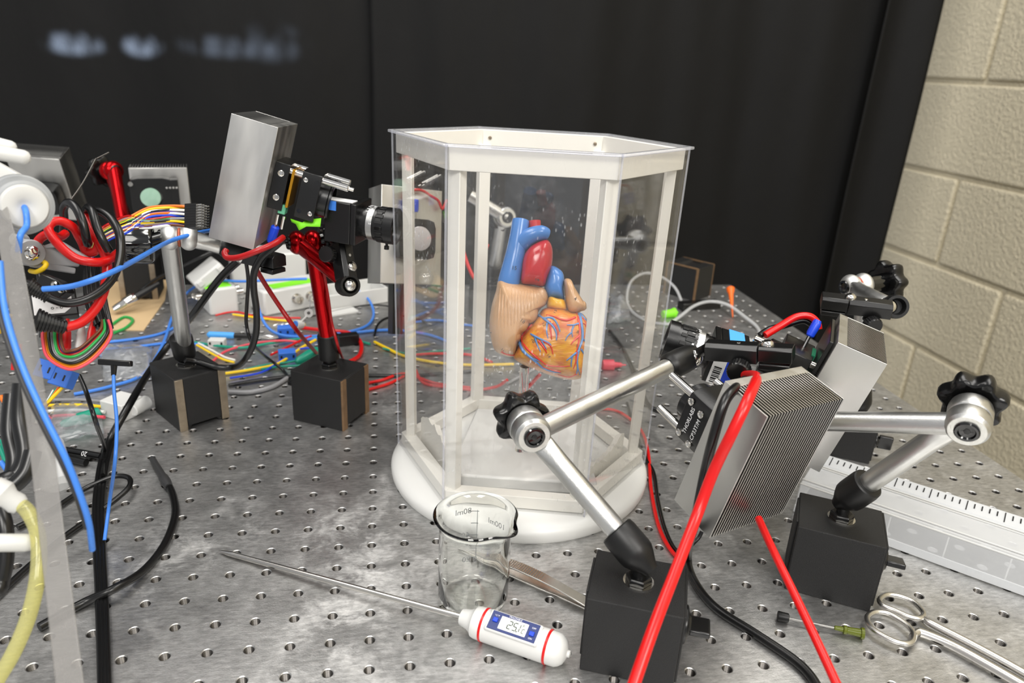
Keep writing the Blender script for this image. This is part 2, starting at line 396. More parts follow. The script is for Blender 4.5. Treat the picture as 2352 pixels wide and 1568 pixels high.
# ================================================================ the setting
def table_mat():
    m, nt, b = nodes_of('table_steel'); L = nt.links
    b.inputs['Metallic'].default_value = 0.92
    tc = nt.nodes.new('ShaderNodeTexCoord')
    def noise(scale, detail, sc=(1, 1, 1), rough=0.6, dist=0.0):
        mp = nt.nodes.new('ShaderNodeMapping'); mp.inputs['Scale'].default_value = sc
        L.new(tc.outputs['Object'], mp.inputs[0])
        n = nt.nodes.new('ShaderNodeTexNoise'); n.inputs['Scale'].default_value = scale; n.inputs['Detail'].default_value = detail; n.inputs['Roughness'].default_value = rough; n.inputs['Distortion'].default_value = dist * 0.25
        L.new(mp.outputs[0], n.inputs['Vector']); return n.outputs['Fac']
    def rng(s, a, b_, c, d):
        r = nt.nodes.new('ShaderNodeMapRange'); r.inputs['From Min'].default_value = a; r.inputs['From Max'].default_value = b_; r.inputs['To Min'].default_value = c; r.inputs['To Max'].default_value = d
        L.new(s, r.inputs[0]); return r.outputs[0]
    def mul(a, c, op='MULTIPLY'):
        n = nt.nodes.new('ShaderNodeMath'); n.operation = op; n.use_clamp = True; L.new(a, n.inputs[0])
        if isinstance(c, float): n.inputs[1].default_value = c
        else: L.new(c, n.inputs[1])
        return n.outputs[0]
    cloud = noise(6.5, 6, rough=0.62, dist=0.6)
    mid = noise(30, 9, rough=0.74, dist=1.2)
    grain = noise(420, 4, (0.35, 1, 1), rough=0.7)
    brush = noise(230, 3, (0.16, 1, 1))
    fine = noise(900, 2)
    # dried residue: pale smears with their own shapes
    patch = rng(cloud, 0.46, 0.70, 0.0, 1.0)
    smear = rng(mid, 0.46, 0.74, 0.0, 1.0)
    mpd = nt.nodes.new('ShaderNodeVectorMath'); mpd.operation = 'DISTANCE'; L.new(tc.outputs['Object'], mpd.inputs[0]); mpd.inputs[1].default_value = (-0.01, -0.19, 0.06)
    spill = rng(mpd.outputs['Value'], 0.05, 0.24, 0.80, 0.14)     # where something was spilled and dried
    res = mul(mul(patch, smear), spill)
    col = nt.nodes.new('ShaderNodeMix'); col.data_type = 'RGBA'
    L.new(rng(mid, 0.3, 0.7, 0.0, 1.0), col.inputs[0])
    col.inputs[6].default_value = (0.43, 0.428, 0.424, 1); col.inputs[7].default_value = (0.57, 0.567, 0.56, 1)
    col2 = nt.nodes.new('ShaderNodeMix'); col2.data_type = 'RGBA'; L.new(res, col2.inputs[0]); L.new(col.outputs[2], col2.inputs[6]); col2.inputs[7].default_value = (0.80, 0.79, 0.77, 1)
    gr = nt.nodes.new('ShaderNodeMix'); gr.data_type = 'RGBA'; gr.blend_type = 'MULTIPLY'; gr.inputs[0].default_value = 1.0
    gv = rng(grain, 0.3, 0.7, 0.72, 1.22); cmb = nt.nodes.new('ShaderNodeCombineColor')
    for _k in range(3): L.new(gv, cmb.inputs[_k])
    L.new(col2.outputs[2], gr.inputs[6]); L.new(cmb.outputs[0], gr.inputs[7]); L.new(gr.outputs[2], b.inputs['Base Color'])
    met = mul(res, -0.6, 'MULTIPLY')
    mm = nt.nodes.new('ShaderNodeMapRange'); mm.inputs['To Min'].default_value = 0.92; mm.inputs['To Max'].default_value = 0.45; L.new(res, mm.inputs[0]); L.new(mm.outputs[0], b.inputs['Metallic'])
    rr = nt.nodes.new('ShaderNodeMapRange'); rr.inputs['From Min'].default_value = 0.25; rr.inputs['From Max'].default_value = 0.75; rr.inputs['To Min'].default_value = 0.34; rr.inputs['To Max'].default_value = 0.50
    L.new(mid, rr.inputs[0])
    ra = mul(rr.outputs[0], res, 'ADD'); L.new(mul(ra, 1.0), b.inputs['Roughness'])
    bp = nt.nodes.new('ShaderNodeBump'); bp.inputs['Strength'].default_value = 0.28; bp.inputs['Distance'].default_value = 0.0004
    hs = nt.nodes.new('ShaderNodeMath'); hs.operation = 'ADD'; L.new(brush, hs.inputs[0]); L.new(fine, hs.inputs[1])
    L.new(hs.outputs[0], bp.inputs['Height']); L.new(bp.outputs[0], b.inputs['Normal'])
    MATS['table_steel'] = m
table_mat()

# optical table: top sheet with real holes on a 25 mm grid, threaded inserts below
TBL = thing('optical_table', 'stainless steel optical bench top with a grid of threaded holes', 'table', (0, 250, -60))
mb = MB()
GX0, GX1, GY0, GY1 = -28, 26, -7, 32
NH = 16; HR = 3.3
for j in range(GY0, GY1 + 1):
    for i in range(GX0, GX1 + 1):
        cx, cy = 25 * i, 25 * j
        x0, x1 = cx - 12.5, cx + 12.5; y0, y1 = cy - 12.5, cy + 12.5
        if i == GX1: x1 = 670
        if j == GY1: y1 = 818
        sq = []; ci = []; sk = []
        for k in range(NH):
            a = 2 * PI * (k + 0.5) / NH; ca, sa = math.cos(a), math.sin(a)
            t = max(abs(ca), abs(sa)); px = ca / t; py = sa / t
            if abs(abs(px) - abs(py)) < 0.4 and False: pass
            sq.append((cx + px * ((x1 - cx) if px > 0 else (cx - x0)), cy + py * ((y1 - cy) if py > 0 else (cy - y0)), 0))
            ci.append((cx + ca * (HR + 0.55), cy + sa * (HR + 0.55), 0)); sk.append((cx + ca * HR, cy + sa * HR, -0.55))
        cn = [(x1, y1, 0), (x0, y1, 0), (x0, y0, 0), (x1, y0, 0)]
        vs = sq + ci + sk + cn; fs = []
        for k in range(NH):
            k2 = (k + 1) % NH
            fs.append((k, k2, NH + k2, NH + k)); fs.append((NH + k, NH + k2, 2 * NH + k2, 2 * NH + k))
        for q, k in enumerate((1, 5, 9, 13)):
            fs.append((k, 3 * NH + q, k + 1))
        mb.add(vs, fs)
X0, X1, Y0, Y1 = 25 * GX0 - 12.5, 670, 25 * GY0 - 12.5, 818
mb.add([(X0, -420, 0), (X1, -420, 0), (X1, Y0, 0), (X0, Y0, 0)], [(0, 1, 2, 3)])
mb.build('top_sheet', 'table_steel', TBL, ang=20)
mb = MB()
mb.add([(X0, -420, 0), (X1, -420, 0), (X1, Y1, 0), (X0, Y1, 0), (X0, -420, -60), (X1, -420, -60), (X1, Y1, -60), (X0, Y1, -60)],
       [(0, 1, 5, 4), (1, 2, 6, 5), (2, 3, 7, 6), (3, 0, 4, 7), (7, 6, 5, 4)])
mb.build('side_skin', 'table_steel', TBL)
ins = MB()
prof = [(-0.5, HR)]
for k in range(6): prof += [(-0.9 - k * 1.1, HR - 0.05), (-1.45 - k * 1.1, HR - 0.62)]
prof += [(-14.0, HR - 0.5), (-14.0, 0.05)]
ins.lathe((0, 0, 0), (0, 0, 1), prof, 12, cap=False)
ins_me = ins.mesh('threaded_insert', 'insert_steel', ang=30)
cells = []
for j in range(GY0, GY1 + 1):
    for i in range(GX0, GX1 + 1):
        p = V((25 * i, 25 * j, 0)); d = p - CPOS; z = d.dot(RF)
        x = 1176 + FPX * d.dot(RX) / z; y = 784 + FPX * d.dot(RD) / z
        cells.append((0 if (-20 < x < 2372 and y < 1590) else 1, z, i, j))
cells.sort()
TS = bpy.data.objects['top_sheet']
rest = MB()
for n_, (vis, z, i, j) in enumerate(cells):
    if n_ < 300: share(ins_me, 'threaded_insert', TBL, (25 * i, 25 * j - 250, 60))
    elif vis == 0:
        rest.lathe((25 * i, 25 * j, 0), (0, 0, 1), [(-0.5, HR), (-1.5, HR - .6), (-2.5, HR), (-3.5, HR - .6), (-12, HR - .5), (-12, .05)], 8, cap=False)
ro = rest.build('threaded_inserts_far', 'insert_steel', TBL, ang=30); ro['kind'] = 'stuff'
for sx in (-1, 1):
    for sy in (-1, 1):
        MB().box((sx * 560 - 20, 200 + sy * 520, -480), (110, 110, 840)).build('leg', 'black_crinkle', TBL, bevel=4)

mat('floor_vinyl', (0.52, 0.51, 0.49), 0.5, 0.0, var=0.1, vscale=5)
struct(MB().boxb((-2600, -3000, -920), (1345, 1700, -900)).build('floor', 'floor_vinyl'))

# painted concrete block wall on the right, every block its own piece
def block_mat():
    m, nt, b = nodes_of('painted_block'); L = nt.links
    b.inputs['Base Color'].default_value = (*lin((0.87, 0.825, 0.71)), 1); b.inputs['Roughness'].default_value = 0.42
    tc = nt.nodes.new('ShaderNodeTexCoord')
    n = nt.nodes.new('ShaderNodeTexNoise'); n.inputs['Scale'].default_value = 120; n.inputs['Detail'].default_value = 5; n.inputs['Roughness'].default_value = 0.62
    L.new(tc.outputs['Object'], n.inputs['Vector'])
    cr = nt.nodes.new('ShaderNodeValToRGB'); cr.color_ramp.elements[0].position = 0.32; cr.color_ramp.elements[1].position = 0.62
    L.new(n.outputs['Fac'], cr.inputs[0])
    bp = nt.nodes.new('ShaderNodeBump'); bp.inputs['Strength'].default_value = 0.7; bp.inputs['Distance'].default_value = 0.0035
    L.new(cr.outputs[0], bp.inputs['Height']); L.new(bp.outputs[0], b.inputs['Normal'])
    MATS['painted_block'] = m
block_mat()
WALL = struct(MB().boxb((1332, -1400, -900), (1440, 1700, 1900)).build('wall_right', 'painted_block', org=(1332, 0, 0)))
blk = MB()
bw, bh = 391, 191
blk.box((0, 0, 0), (14, bw, bh))
blk_me = blk.mesh('block', 'painted_block')
for k in range(-5, 9):
    zc = 159 + 200 * k + 100
    y0 = 1113 if k % 2 else 913
    for q in range(-5, 3):
        yc = y0 + 400 * q - 200
        if yc < -1300 or yc > 1700: continue
        o = share(blk_me, 'block', WALL, (0, yc, zc)); md = o.modifiers.new('edge', 'BEVEL'); md.width = 0.006; md.segments = 3

# black-out curtain: folded heavy cloth, several lengths side by side
def curtain_mat():
    m, nt, b = nodes_of('blackout_cloth'); L = nt.links
    b.inputs['Base Color'].default_value = (0.0075, 0.0075, 0.0077, 1); b.inputs['Roughness'].default_value = 0.62; b.inputs['Specular IOR Level'].default_value = 0.2
    tc = nt.nodes.new('ShaderNodeTexCoord'); mp = nt.nodes.new('ShaderNodeMapping'); mp.inputs['Scale'].default_value = (1, 1, 0.4); L.new(tc.outputs['Object'], mp.inputs[0])
    n = nt.nodes.new('ShaderNodeTexNoise'); n.inputs['Scale'].default_value = 420; n.inputs['Detail'].default_value = 3; L.new(mp.outputs[0], n.inputs['Vector'])
    n2 = nt.nodes.new('ShaderNodeTexNoise'); n2.inputs['Scale'].default_value = 7; n2.inputs['Detail'].default_value = 3; L.new(mp.outputs[0], n2.inputs['Vector'])
    ad = nt.nodes.new('ShaderNodeMath'); ad.operation = 'MULTIPLY_ADD'; ad.inputs[1].default_value = 0.05; L.new(n.outputs['Fac'], ad.inputs[0]); L.new(n2.outputs['Fac'], ad.inputs[2])
    bp = nt.nodes.new('ShaderNodeBump'); bp.inputs['Strength'].default_value = 0.6; bp.inputs['Distance'].default_value = 0.01
    L.new(ad.outputs[0], bp.inputs['Height']); L.new(bp.outputs[0], b.inputs['Normal'])
    MATS['blackout_cloth'] = m
curtain_mat()
def curtain(name, label, xa, xb, yfun, za=-880, zb=1900, dx=8):
    mb = MB(); n = int((xb - xa) / dx); vs = []; fs = []
    zs = [za + (zb - za) * t / 14 for t in range(15)]
    for i in range(n + 1):
        x = xa + (xb - xa) * i / n
        for z in zs: vs.append((x + 6 * math.sin(z * 0.004 + x * 0.01), yfun(x, z), z))
    m = len(zs)
    for i in range(n):
        for j in range(m - 1): fs.append((i * m + j, (i + 1) * m + j, (i + 1) * m + j + 1, i * m + j + 1))
    mb.add(vs, fs); o = mb.build(name, 'blackout_cloth', None, org=((xa + xb) / 2, yfun(xa, 0), za), ang=80)
    sd = o.modifiers.new('cloth', 'SOLIDIFY'); sd.thickness = 0.002
    return tag(o, label, 'curtain', 'black curtain lengths behind the bench')
def xat(px, py, Yv): return PY(px, py, Yv).x
def yf1(x, z): return 1262 + 10 * math.sin(x * 0.011 + 0.4) + 3 * math.sin(x * 0.029 + 1.0 + z * 0.0006) + 8 * math.sin(x * 0.0053)
def yf2(x, z): return 1235 + 14 * math.sin(x * 0.0085 + 1.1) + 5 * math.sin(x * 0.023 + z * 0.0007) + 1.5 * math.sin(x * 0.06)
def yf3(x, z): return 1178 + 20 * math.sin(x * 0.016 + 2.0) + 7 * math.sin(x * 0.05 + z * 0.001)
xa1 = xat(850, 300, 1235)
curtain('blackout_curtain', 'black curtain length at the left, behind the tilted aluminium block', -1900, xa1 + 20, yf1)
curtain('blackout_curtain', 'black curtain length hanging behind the clear hexagonal case', xa1, xat(1985, 300, 1225), yf2)
curtain('blackout_curtain', 'narrow black curtain length hanging next to the block wall', xat(1985, 300, 1178), xat(2094, 300, 1178), yf3)
# ================================================================ magnetic stands
def knob_mesh(mb, c, axis, R=20, th=13, lobes=7, ph=0.0, hint=V((0, 0, 1))):
    """star grip: lobed disc with rounded rims, hollow towards the joint"""
    u, v, w = frame(axis, hint); c = V(c); N = lobes * 10; vs = []; fs = []
    prof = [(-th / 2 + 1.0, 0.60), (-th / 2, 0.86), (-th / 2 + 0.8, 0.95), (-th / 2 + 3, 1.0), (th / 2 - 4, 1.0), (th / 2 - 1.2, 0.95), (th / 2, 0.84), (th / 2 + 1.5, 0.35)]
    for h, k in prof:
        for i in range(N):
            a = 2 * PI * i / N + ph
            t = (math.cos(lobes * (a - ph)) + 1) / 2
            r = R * k * (0.80 + 0.20 * t ** 1.1)
            vs.append(c + w * h + u * (r * math.cos(a)) + v * (r * math.sin(a)))
    m = len(prof)
    for j in range(m - 1):
        for i in range(N):
            i2 = (i + 1) % N; fs.append((j * N + i, j * N + i2, (j + 1) * N + i2, (j + 1) * N + i))
    fs.append(tuple(range(N - 1, -1, -1))); fs.append(tuple((m - 1) * N + i for i in range(N)))
    mb.add(vs, fs)

def mag_base(parent, c, u, knob=1, strips=None, finish='black_crinkle', turn=0.0, k=1.0):
    """60 x 50 x 55 switchable magnet block; u = length direction, V-groove under it"""
    u = V((u[0], u[1], 0)).normalized(); v = V((-u.y, u.x, 0)); z = V((0, 0, 1)); c = V((c[0], c[1], 0))
    poly = [(a * k, b * k) for a, b in [(-25, 0), (-15, 0), (-11.5, 4.5), (11.5, 4.5), (15, 0), (25, 0), (25, 55), (-25, 55)]]
    MB().prism([(a, b) for a, b in poly], c - u * (29 * k), v, z, u, 58 * k).build('magnet_block', finish, parent, bevel=0.7)
    for s in (-1, 1):
        MB().box(c + u * (29.6 * s * k) + z * (29.5 * k), (1.6, (47 if s == knob else 34) * k, 50 * k), (u, v, z)).build('end_plate', finish, parent, bevel=0.5)
    if strips:
        for s in (-1, 1):
            MB().box(c - u * (29.4 * knob) + v * (s * 21.2) + z * 27.2, (2.2, 7.6, 54.4), (u, v, z)).build('ground_strip', strips, parent, bevel=0.3)
    # rotary switch
    k0 = c + u * ((29.6 * k + .7) * knob) + z * (30 * k)
    MB().lathe(k0, u * knob, [(0, 12 * k), (2.2, 12 * k), (3, 11 * k), (3.6, 8 * k), (5, 7 * k)], 24).build('switch_disc', 'black_anodized', parent)
    a = V((0, 0, 1)) * math.cos(turn) + v * math.sin(turn); b = (u * knob).cross(a)
    MB().box(k0 + u * (knob * 10.5), (13, 4.2, 15), (u * knob, a, b)).build('switch_lever', 'black_anodized', parent, bevel=1.0)
    top = c + z * (55 * k)
    n = MB().lathe(top, z, [(0, 9.6 * k), (0.9, 9.6 * k), (0.9, 8 * k)], 24); n.build('washer', 'chrome', parent)
    MB().lathe(top + z * 0.9, z, [(0, 8.4 * k), (3.6, 8.4 * k), (4.6, 7.2 * k)], 6).build('hex_nut', 'black_anodized', parent, bevel=0.4)
    MB().cyl(top + z * 4, top + z * 13, 4.6, 4.2, 14).build('stud', 'black_anodized', parent)
    return top + z * 17

def boot_mesh(p_ball, toward, L=30, r0=8.2, r1=11.0):
    w = (V(toward) - V(p_ball)).normalized()
    return MB().lathe(V(p_ball) - w * 9, w, [(0, 5.0), (3, 6.2), (8, r0 + .6), (12, r1 - 0.4), (15, r1), (L + 2, r1), (L + 5.4, r1 - .5), (L + 6.2, r1 - 1.4), (L + 6.2, 6)], 24)

def arm_tube(mb, a, b, r=7.0, neck=0.62, flat_dir=None, neck_at_b=True):
    """round arm that flattens into its joint at b"""
    a = V(a); b = V(b); w = (b - a).normalized(); L = (b - a).length
    n_ = flat_dir if flat_dir is not None else V((0, 0, 1))
    fdir = (n_ - w * n_.dot(w)).normalized(); s = w.cross(fdir); vs = []; fs = []; N = 20
    st = [0, 0.02, 0.3, 0.62, 0.70, 0.78, 0.9, 1.0]
    for t in st:
        q = max(0, min(1, (t - 0.62) / 0.16)); q = q * q * (3 - 2 * q)
        ra = r * (1 - (1 - neck) * q); rb = r * (1 + 0.06 * q)
        if t == 0: ra *= 0.96; rb *= 0.96
        for i in range(N):
            an = 2 * PI * i / N; ca, sa = math.cos(an), math.sin(an)
            pw = 1 - 0.45 * q
            x = math.copysign(abs(ca) ** pw, ca); y = math.copysign(abs(sa) ** pw, sa)
            vs.append(a + w * (L * t) + fdir * (ra * x) + s * (rb * y))
    m = len(st)
    for j in range(m - 1):
        for i in range(N):
            i2 = (i + 1) % N; fs.append((j * N + i, j * N + i2, (j + 1) * N + i2, (j + 1) * N + i))
    fs.append(tuple(range(N - 1, -1, -1))); fs.append(tuple((m - 1) * N + i for i in range(N)))
    mb.add(vs, fs)

def elbow(parent, c, axis, skin, R=12.5, knob_R=20, knob_gap=14, ph=0.0, cap_face=True, knob=True, hint=V((0, 0, 1)), rnd=0.0, washer=False, lobes=7):
    """two stacked hubs on one bolt; axis points from the knob to the bolt head"""
    w = V(axis).normalized(); c = V(c)
    if rnd:
        f_ = [(0.3 + 13.6 * k / 14, R * math.sqrt(max(.30, 1 - ((k / 14 - .5) / .62) ** 2))) for k in range(15)] + [(14.2, R * .5)]
        k_ = [(-h, r) for h, r in f_]
    else:
        f_ = [(0.2, R * .92), (0.8, R * .97), (2, R), (8, R), (10.5, R * .96), (12, R * .86), (12.4, R * .84)]
        k_ = [(-0.2, R * .92), (-0.8, R * .97), (-2, R), (-8, R), (-11, R * .95), (-12.5, R * .8)]
    MB().lathe(c, w, f_, 32, hint=hint).build('hub_front', skin, parent, ang=50 if rnd else 28)
    MB().lathe(c, w, k_, 32, hint=hint).build('hub_rear', skin, parent, ang=50 if rnd else 28)
    top = f_[-1][0]
    if washer: MB().lathe(c, w, [(-0.5, R * .74), (0.5, R * .74)], 28).build('friction_washer', 'washer_copper', parent)
    if cap_face and not rnd: MB().lathe(c + w * (top + .02), w, [(0, R * .835), (0.25, R * .82)], 32).build('turned_face', 'alu_turned', parent)
    MB().lathe(c + w * (top + .2), w, [(0, R * .56), (1.0, R * .56), (1.7, R * .50), (1.7, R * .40), (0.4, R * .34), (0.2, R * .2)], 28).build('bolt_cap', 'black_gloss', parent)
    MB().lathe(c + w * (top + .3), w, [(0, R * .17), (0.4, R * .16), (0.5, R * .1)], 6).build('bolt_socket', 'black_anodized', parent)
    if knob:
        MB().cyl(c - w * 12, c - w * (12 + knob_gap), 7.5, 9.5, 20).build('knob_collar', 'black_gloss', parent)
        kb = MB(); knob_mesh(kb, c - w * (12 + knob_gap + 3), -w, knob_R, 13, lobes, ph, hint); kb.build('star_knob', 'black_knob', parent, ang=40)

def ball_end(parent, p_from, p_to, open_dir, skin='black_rubber', L=24, r=10.5, ball=7.0):
    """rubber socket at the end of an arm with the steel ball showing"""
    w = (V(p_to) - V(p_from)).normalized(); e = V(p_to)
    MB().lathe(e - w * L, w, [(-2, r - 2.6), (0, r - 1.2), (3, r - .1), (L * .55, r), (L - 2, r * .93), (L + 3, r * .76), (L + 4, r * .55)], 26).build('arm_socket', skin, parent)
    od = V(open_dir).normalized()
    MB().ell(e - w * 4 + od * (r * .48), ball, nu=20, nv=14).build('ball', 'chrome', parent)

def clamp_bar(parent, c, ax, L=62, H=13, D=15, screw_at=0.17, skin='black_anodized', knurl=(0.02, -1, 0), jaw=True):
    """black jaw clamp: ax = (along, across, up)"""
    a, b, u = [V(x).normalized() for x in ax]; c = V(c)
    def prof(h0, h1, ch): return [(-D / 2, h0), (D / 2, h0), (D / 2, h1 - ch), (D / 2 - ch, h1), (-D / 2 + ch, h1), (-D / 2, h1 - ch)]
    sp = L * 0.12
    MB().prism(prof(-H / 2, H / 2, 3.2), c - a * (L / 2), b, u, a, L / 2 + sp - .3).build('clamp_body', skin, parent, bevel=0.5)
    MB().prism(prof(-H / 2 + (2.2 if jaw else 0), H / 2, 2.2), c + a * (sp + .3), b, u, a, L / 2 - sp).build('clamp_jaw', skin, parent, bevel=0.5)
    if jaw: MB().prism(prof(-H / 2 - 3.5, -H / 2 + .8, 0.8), c + a * (sp + 1), b, u, a, L / 2 - sp - 2).build('clamp_lower_jaw', skin, parent, bevel=0.5)
    s = c + a * (L * screw_at) + u * (H / 2)
    MB().lathe(s, u, [(-2, 4.6), (1.0, 4.6), (2.2, 4.0), (3.0, 2.6), (3.2, 1.6)], 18).build('clamp_screw', 'chrome', parent)
    MB().lathe(c - a * (L * .12) + u * (H / 2 - .2), u, [(0, 1.6), (0.5, 1.2)], 10).build('set_screw', 'chrome', parent)
    return a, b, u

def knurled(parent, c, axis, R=8.0, th=9):
    mb = MB(); u, v, w = frame(axis); N = 48; vs = []; fs = []; c = V(c)
    for h, k in ((0, .86), (1.0, 1.0), (th - 1.2, 1.0), (th, .9), (th, .8)):
        for i in range(N):
            a = 2 * PI * i / N; r = R * k * (1.0 if k < 1 else (1.02 if i % 2 else 0.96)); vs.append(c + w * h + u * (r * math.cos(a)) + v * (r * math.sin(a)))
    for j in range(4):
        for i in range(N):
            i2 = (i + 1) % N; fs.append((j * N + i, j * N + i2, (j + 1) * N + i2, (j + 1) * N + i))
    fs.append(tuple(range(N - 1, -1, -1))); fs.append(tuple(4 * N + i for i in range(N)))
    mb.add(vs, fs); mb.build('thumb_screw', 'black_anodized', parent, ang=20)
    MB().cyl(c - w * 8, c, 3, n=12).build('thumb_screw_shank', 'black_anodized', parent)

def toward_cam(p): return (CPOS - V(p)).normalized()

# --- front stand (silver), beside the case
S1 = thing('magnetic_stand', 'silver articulated magnetic stand in front of the case, base by the thermometer', 'stand', (216.6, -3, 0), 'magnetic stands')
b1 = mag_base(S1, (216.6, -3), (0.92, -0.39), 1)
hub = PD(1214, 984, 478)
ax1 = (toward_cam(hub) * 31 + RX * 10 + RD * 15).normalized()
lo_end = hub - ax1 * 6
boot_mesh(b1, lo_end, 26, 8.6, 11.6).build('base_boot', 'black_rubber', S1)
mb = MB(); arm_tube(mb, b1 + (lo_end - b1).normalized() * 22, lo_end, 7.0, .66, ax1); mb.build('lower_arm', 'alu_satin', S1)
elbow(S1, hub, ax1, 'alu_satin', 12.6, 19.5, 3, ph=0.25)
e1 = PD(1588, 818, 566)
up0 = hub + ax1 * 6
mb = MB(); mb.cyl(up0, e1 + (up0 - e1).normalized() * 22, 7.2, 7.0, 24); mb.build('upper_arm', 'alu_satin', S1)
ball_end(S1, up0, e1, toward_cam(e1) + RX * 1.2 - RD * .1, L=27, r=10.4)
cb = PD(1720, 808, 534)
ca = (PD(1815, 815, 522) - PD(1630, 802, 549)).normalized()
cu_ = (V((0, 0, 1)) - ca * ca.z).normalized(); cbv = cu_.cross(ca)
MB().cyl(e1 + RX * 1, cb - ca * 31, 4.0, n=14).build('ball_neck', 'black_anodized', S1)
clamp_bar(S1, cb, (ca, cbv, cu_), 61, 13.2, 16, 0.21)
knurled(S1, cb - ca * 4 - cbv * 10 - cu_ * 9, -cbv - cu_ * .15, 8.2, 9)

# --- right stand (silver)
S2 = thing('magnetic_stand', 'silver articulated magnetic stand at the right with its star knob against the wall', 'stand', (391, 54, 0), 'magnetic stands')
b2 = mag_base(S2, (389, 49), (0.857, -0.516), 1, turn=0.25)
hub2 = PD(2226, 962, 448)
ax2 = (toward_cam(hub2) * 31 - RX * 4 + RD * 23).normalized()
lo2 = hub2 - ax2 * 6
boot_mesh(b2, lo2, 26, 8.6, 11.6).build('base_boot', 'black_rubber', S2)
mb = MB(); arm_tube(mb, b2 + (lo2 - b2).normalized() * 22, lo2, 7.2, .6, ax2); mb.build('lower_arm', 'alu_satin', S2)
elbow(S2, hub2, ax2, 'alu_satin', 12.6, 20, 5, ph=0.1)
e2 = PD(1835, 966, 520); up2 = hub2 + ax2 * 5
mb = MB(); mb.cyl(up2, e2, 7.1, 6.8, 24); mb.build('upper_arm', 'alu_satin', S2)
ball_end(S2, up2, e2, V((0, 0, 1)), L=14)

# --- stand behind the second heat sink
S3 = thing('magnetic_stand', 'silver magnetic stand behind the ribbed heat sinks, rounded white joint at the top right', 'stand', (512, 235, 0), 'magnetic stands')
u3 = V((0.857, -0.516, 0)); c3 = PZ(1997, 1066, 0) + V((0, 0, 0)); c3 = c3 - u3 * 19 + V((.516, .857, 0)) * 16
b3 = mag_base(S3, (c3.x, c3.y), u3, 1, turn=1.35, k=.64)
hub3 = PD(1968, 656, 700)
ax3 = (-RX * 0.95 + RD * 0.12 - RF * 0.28).normalized()
boot_mesh(b3, hub3, 26, 8.6, 11.6).build('base_boot', 'black_rubber', S3)
mb = MB(); mb.cyl(b3, hub3 - ax3 * 7, 7.2, 7.0, 22); mb.build('lower_arm', 'alu_satin', S3)
elbow(S3, hub3, ax3, 'alu_bead', 11.5, 21.5, 21, rnd=1, washer=True, ph=.2)
e3 = PD(2046, 704, 640)
mb = MB(); arm_tube(mb, e3 + (hub3 - e3).normalized() * 8, hub3 + ax3 * 7, 7, .8, ax3); mb.build('upper_arm', 'alu_satin', S3)
MB().lathe(e3 - toward_cam(e3) * 10, toward_cam(e3) + RX * .35, [(0, 7), (2, 10.2), (12, 10.6), (15, 9.8), (15, 7.4), (9, 6)], 26).build('arm_socket', 'black_rubber', S3)
MB().ell(e3 + toward_cam(e3) * 2 - RX * 1.5, 6.6, nu=20, nv=14).build('ball', 'chrome', S3)
cb3 = PD(1966, 700, 632); ca3 = (PD(1890, 684, 640) - PD(2038, 702, 626)).normalized()
cu3 = (V((0, 0, 1)) - ca3 * ca3.z + toward_cam(cb3) * .25); cu3 = (cu3 - ca3 * cu3.dot(ca3)).normalized(); cb3v = cu3.cross(ca3)
clamp_bar(S3, cb3, (ca3, cb3v, cu3), 56, 13, 15, 0.1)
knurled(S3, cb3 - ca3 * 13 + cb3v * 8 - cu3 * 11, cb3v + ca3 * -.4, 7.6, 8)

# --- left silver stand
S4 = thing('magnetic_stand', 'silver magnetic stand at the left whose black block shows bare ground edges', 'stand', (-134, 361, 0), 'magnetic stands')
b4 = mag_base(S4, (-134, 361), (-0.6, 0.8), 1, 'steel_ground')
hub4 = PD(412, 545, 612)
ax4 = (-RX * .93 + RD * 0.02 - RF * .35).normalized()
MB().lathe(b4 - V((0, 0, 9)), V((-.06, -.16, 1)), [(0, 6.5), (1, 9.6), (4, 10.6), (22, 11.0), (24, 10.4), (24.6, 9)], 26).build('base_boot', 'black_rubber', S4)
mb = MB(); mb.cyl(b4, hub4 + ax4 * 7.5, 7.2, 7.6, 24); mb.build('lower_arm', 'alu_satin', S4)
elbow(S4, hub4, ax4, 'alu_bead', 10.8, 18, 6, rnd=1, washer=True, knob=False)
e4 = PD(545, 578, 640)
mb = MB(); arm_tube(mb, e4, hub4 - ax4 * 7, 6.6, .8, ax4); mb.build('upper_arm', 'alu_satin', S4)
ball_end(S4, hub4, e4 + RX * 8, V((0, 0, -1)), L=20, r=9.4)
cb4 = PD(600, 592, 632); ca4 = (PD(655, 606, 618) - PD(548, 580, 645)).normalized(); cu4 = (V((0, 0, 1)) - ca4 * ca4.z).normalized()
clamp_bar(S4, cb4, (ca4, cu4.cross(ca4), cu4), 44, 13, 15, 0.2)
kb = MB(); knob_mesh(kb, PD(318, 560, 590), ax4, 17, 22, 6, 0.2); kb.build('star_knob', 'black_gloss', S4, ang=40)
MB().cyl(PD(318, 560, 590), hub4 + ax4 * 12, 5.5, n=16).build('knob_collar', 'black_gloss', S4)

